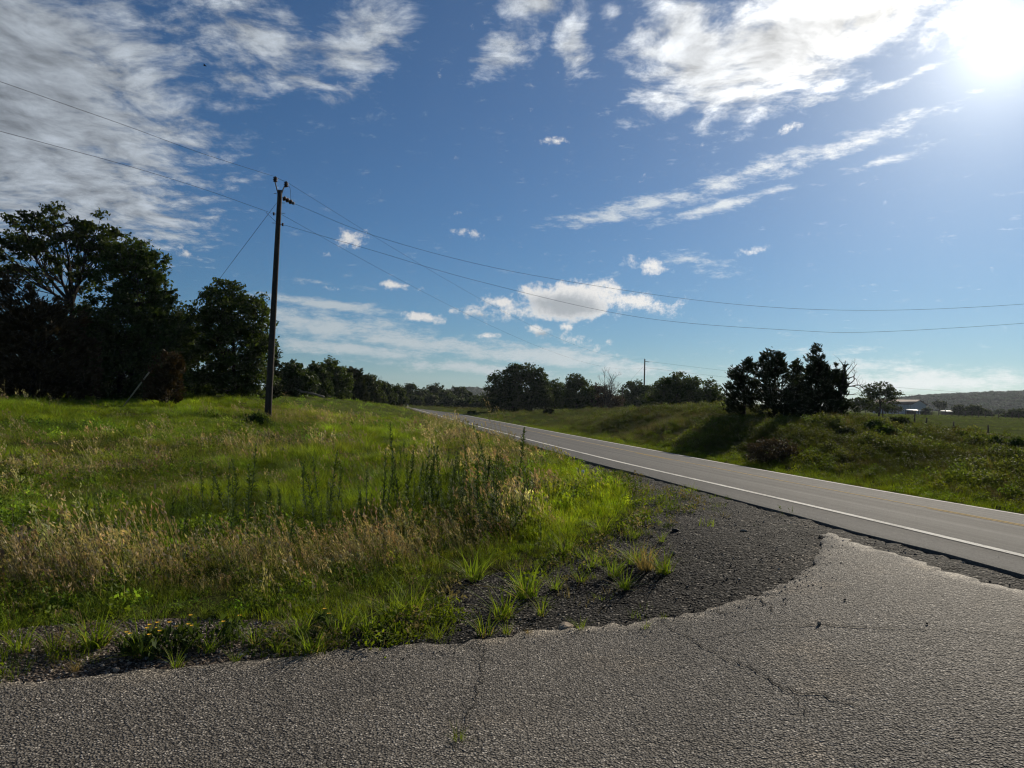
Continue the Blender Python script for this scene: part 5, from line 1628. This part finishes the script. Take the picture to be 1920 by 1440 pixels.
def tuft_mesh(seed, n, lean, mat, w=.008):
    b = MB(); r = np.random.default_rng(seed)
    blades(b, n, r, 1.0, w * 3.4, .17, lean, .9, seg=4); blades(b, n // 2, r, .6, w * 3, .24, lean * 1.5, 1.0, seg=4)
    k = sum(len(q) for q in b.f)
    blades(b, n // 3, r, .75, w * 2.4, .2, lean * 1.8, .9, seg=4)          # last year's dead blades
    me = b.mesh('grass_tuft', [mat, M['tuft_dry']])
    for p in me.polygons[k:]: p.material_index = 1
    return me
TUFT = [tuft_mesh(800 + i, 46, .55, M['tuft']) for i in range(3)] + [tuft_mesh(810 + i, 22, .45, M['tuft']) for i in range(3)] + [tuft_mesh(820, 40, .5, M['tuft_dry'])]
tl = [(985, 1122, 60, 0, 'largest spiky green grass tuft alone on the gravel'), (942, 1162, 50, 1, 'upright grass tuft just below left of the largest tuft'), (890, 1088, 52, 2, 'arching grass tuft at the edge of the tan grass'),
      (1246, 1076, 40, 0, 'dense rounded bright grass tuft at the right end of the gravel tufts'), (1212, 1070, 48, 6, 'dry brown grass tuft left of the dense rounded one'),
      (1170, 1106, 30, 1, 'small green tuft in front of the dry brown one'), (1152, 1082, 36, 2, 'yellow-green tuft left of the dry brown one'), (1188, 1060, 36, 0, 'tuft behind the dry brown tuft'), (1088, 1094, 26, 3, 'small flat tuft right of the largest tuft'),
      (1112, 1066, 34, 4, 'yellowish tuft between the verge grass and the gravel tufts'), (1042, 1108, 30, 5, 'thin tuft immediately right of the largest tuft'), (1190, 1012, 22, 3, 'left tuft of the pair near the dark lump'), (1240, 1018, 20, 4, 'right tuft of the pair near the dark lump'),
      (770, 1160, 62, 0, 'big bright grass tuft at the corner of the meadow edge'), (735, 1165, 50, 1, 'grass tuft tight left of the big corner tuft'), (690, 1190, 48, 2, 'yellow grass tuft on the dirt left of the corner tuft'),
      (640, 1195, 55, 0, 'wide grass tuft on the dirt strip in the middle'), (585, 1230, 48, 1, 'dark green tuft touching the side road edge'), (560, 1200, 50, 2, 'grass tuft behind the one touching the side road'),
      (270, 1230, 55, 0, 'feathery green tuft among the yellow flowers'), (178, 1215, 60, 1, 'blue-green spiky tuft left of the yellow flowers'), (100, 1225, 45, 4, 'thin tuft near the left picture edge'), (40, 1222, 50, 3, 'tuft at the left picture edge on the dirt'),
      (330, 1256, 30, 5, 'small tuft on the pebbles by the side road at left'), (480, 1212, 40, 4, 'thin tuft right of the yellow flowers'), (520, 1225, 30, 3, 'short tuft on the dirt before the wide tuft'), (910, 1195, 45, 4, 'leaning thin tuft at the side road edge by the crack'), (950, 1192, 22, 5, 'low tuft hugging the side road edge'),
      (1015, 1156, 30, 5, 'thin tuft below the largest tuft'), (1090, 1186, 24, 3, 'small tuft beside the tan stone'), (1210, 1186, 18, 4, 'yellowish tuft in the side road crack mouth'), (1244, 1168, 14, 5, 'tiny tuft on the gravel edge above the crack'), (860, 1400, 28, 5, 'tiny grass sprig in the crack in the foreground'),
      (820, 1202, 28, 3, 'small tuft on the dirt above the long crack'), (390, 1225, 36, 5, 'short tuft at the right end of the yellow flowers'), (140, 1262, 18, 6, 'small dry tuft on the pebbles at left'), (1130, 1000, 34, 2, 'bright tuft at the right tip of the verge grass'), (1060, 1040, 36, 1, 'bright tuft in front of the verge grass'),
      (990, 1195, 12, 6, 'tiny dry tuft on the side road edge right of the crack'), (440, 1248, 24, 4, 'tiny tuft on the pebbles below the yellow flowers'), (740, 1195, 26, 5, 'sparse tuft on the pebbly dirt before the corner tuft'), (1130, 1062, 26, 4, 'sparse tuft left of the yellow-green gravel tuft')]
for (x, y, hp, k, lb) in tl:
    p = pix(x, y); s = 1.6 * hp * p[1] / F
    o = bpy.data.objects.new('grass_tuft', TUFT[k]); C.objects.link(o)
    o.location = (p[0], p[1], gz(p[0], p[1]) + .012); o.rotation_euler = (rng.normal(0, .08), rng.normal(0, .08), rng.uniform(0, 6.28)); o.scale = (s * 1.05, s * 1.05, s)
    tag(o, lb, 'grass tuft', 'grass tufts along the side road')

# yellow-flowered plants
def flower_plant(label, x, y, hp, nf, seed):
    r = np.random.default_rng(seed)
    p = pix(x, y); b0 = np.array([p[0], p[1], gz(p[0], p[1])]); H = hp * p[1] / F
    root = empty('flowering_plant', b0, label, 'plant', 'yellow-flowered plants by the side road')
    b = MB(); blades(b, 60, r, H * .8, .004, H * .35, .5, .4)
    n = 160; q = r.normal(size=(n, 3)) * [H * .3, H * .3, 0]; q[:, 2] = r.uniform(.1, .8, n) * H
    V, Fs = leaves(q, .02, r, .3, 3.0, np.repeat([[0, 0, 1.0]], n, 0) + r.normal(0, .5, (n, 3))); b.add(V, Fs)
    b.build('foliage', M['shrub'], root)
    for i in range(nf):
        a = r.uniform(0, 6.28); q = H * .4 * math.sqrt(r.uniform()); top = np.array([math.cos(a) * q, math.sin(a) * q, H * r.uniform(.75, 1.1)])
        st = MB(); st.tube(np.array([[top[0] * .4, top[1] * .4, 0], top * [.8, .8, .6], top]), .0018, 3); fo = st.build('stalk', M['weed_stem'], root)
        f = MB()
        for k in range(8):
            t = k * 6.283 / 8; d = np.array([math.cos(t), math.sin(t), .25]); s = np.array([-math.sin(t), math.cos(t), 0])
            f.add([top, top + d * .008 + s * .004, top + d * .015, top + d * .008 - s * .004], [[0, 1, 2, 3]])
        f.build('flower', M['petal'], fo)
flower_plant('low plant dotted with several yellow flowers on the dirt strip', 292, 1232, 62, 7, 41)
flower_plant('yellow-flowered plant right of the most flowered one', 352, 1220, 60, 4, 42)
flower_plant('plant with two orange-yellow flowers before the dark grass shadow', 430, 1205, 55, 2, 43)
flower_plant('plant with one yellow flower among the middle tufts', 604, 1190, 50, 2, 44)
flower_plant('small plant with a single yellow flower at the front of the dirt', 250, 1225, 40, 2, 45)

def lump(name, label, cat, x, y, wpx, hpx, mat, seed, off=.012):
    r = np.random.default_rng(seed)
    p = pix(x, y); s = p[1] / F
    bm = bmesh.new(); bmesh.ops.create_icosphere(bm, subdivisions=2, radius=.5)
    for v in bm.verts:
        n = 1 + .18 * math.sin(v.co.x * 7 + seed) * math.sin(v.co.y * 6) + r.normal(0, .035)
        v.co = Vector((v.co.x * wpx * s * n, v.co.y * wpx * s * .75 * n, v.co.z * hpx * s * 1.5 * n))
    me = bpy.data.meshes.new(name); bm.to_mesh(me); bm.free(); me.materials.append(mat)
    o = bpy.data.objects.new(name, me); C.objects.link(o)
    o.location = (p[0], p[1], gz(p[0], p[1]) + off + hpx * s * .25); o.rotation_euler = (0, 0, r.uniform(0, 3))
    tag(o, label, cat)
lump('stone', 'flat tan stone lying on the gravel edge of the side road', 'stone', 1060, 1182, 34, 11, M['stone'], 1)
lump('asphalt_lump', 'black asphalt lump on the shoulder right of the tuft pair', 'lump', 1266, 998, 15, 5, M['clod'], 2)
lump('asphalt_lump', 'flat black asphalt scrap left of the small front tuft', 'lump', 1122, 1102, 12, 3.5, M['clod'], 3)
lump('stone', 'pale flat stone on the shoulder right of the rounded tuft', 'stone', 1262, 1040, 13, 5, M['stone'], 4)
lump('stone', 'tiny pale stone on the grey side road near the long crack', 'stone', 1536, 1180, 9, 5, M['stone'], 5, .034)
lump('stone', 'pale stone far out on the dark shoulder towards the highway', 'stone', 1395, 998, 14, 4, M['stone'], 6)
lump('asphalt_lump', 'black crumb lying on the open grey side road', 'lump', 1584, 1135, 4, 2.5, M['clod'], 7, .034)
lump('asphalt_lump', 'black crumb on the side road right of the pale stone', 'lump', 1738, 1181, 4.5, 2.5, M['clod'], 8, .034)
lump('stone', 'rounded brown stone in the dirt at the left by the side road', 'stone', 218, 1262, 16, 7, M['stone'], 9)
lump('stone', 'whitish scrap caught in the verge grass beside the shoulder', 'litter', 1092, 912, 8, 6, M['white_paint'], 10, .2)

# ================================================================ air
HAZE = True
if HAZE:
    m, k = material('air')
    v = k.new('ShaderNodeVolumePrincipled')
    v.inputs['Color'].default_value = (.80, .88, 1, 1); v.inputs['Density'].default_value = .00009; v.inputs['Anisotropy'].default_value = .35
    k.l.new(v.outputs[0], k.out.inputs['Volume'])
    b = MB(); b.box((0, 600, 15), (6500, 4600, 110)); o = b.build('haze', m)
    tag(o, 'thin pale summer haze over the land', kind='stuff')
    S.cycles.volume_step_rate = 10
    S.cycles.volume_max_steps = 8
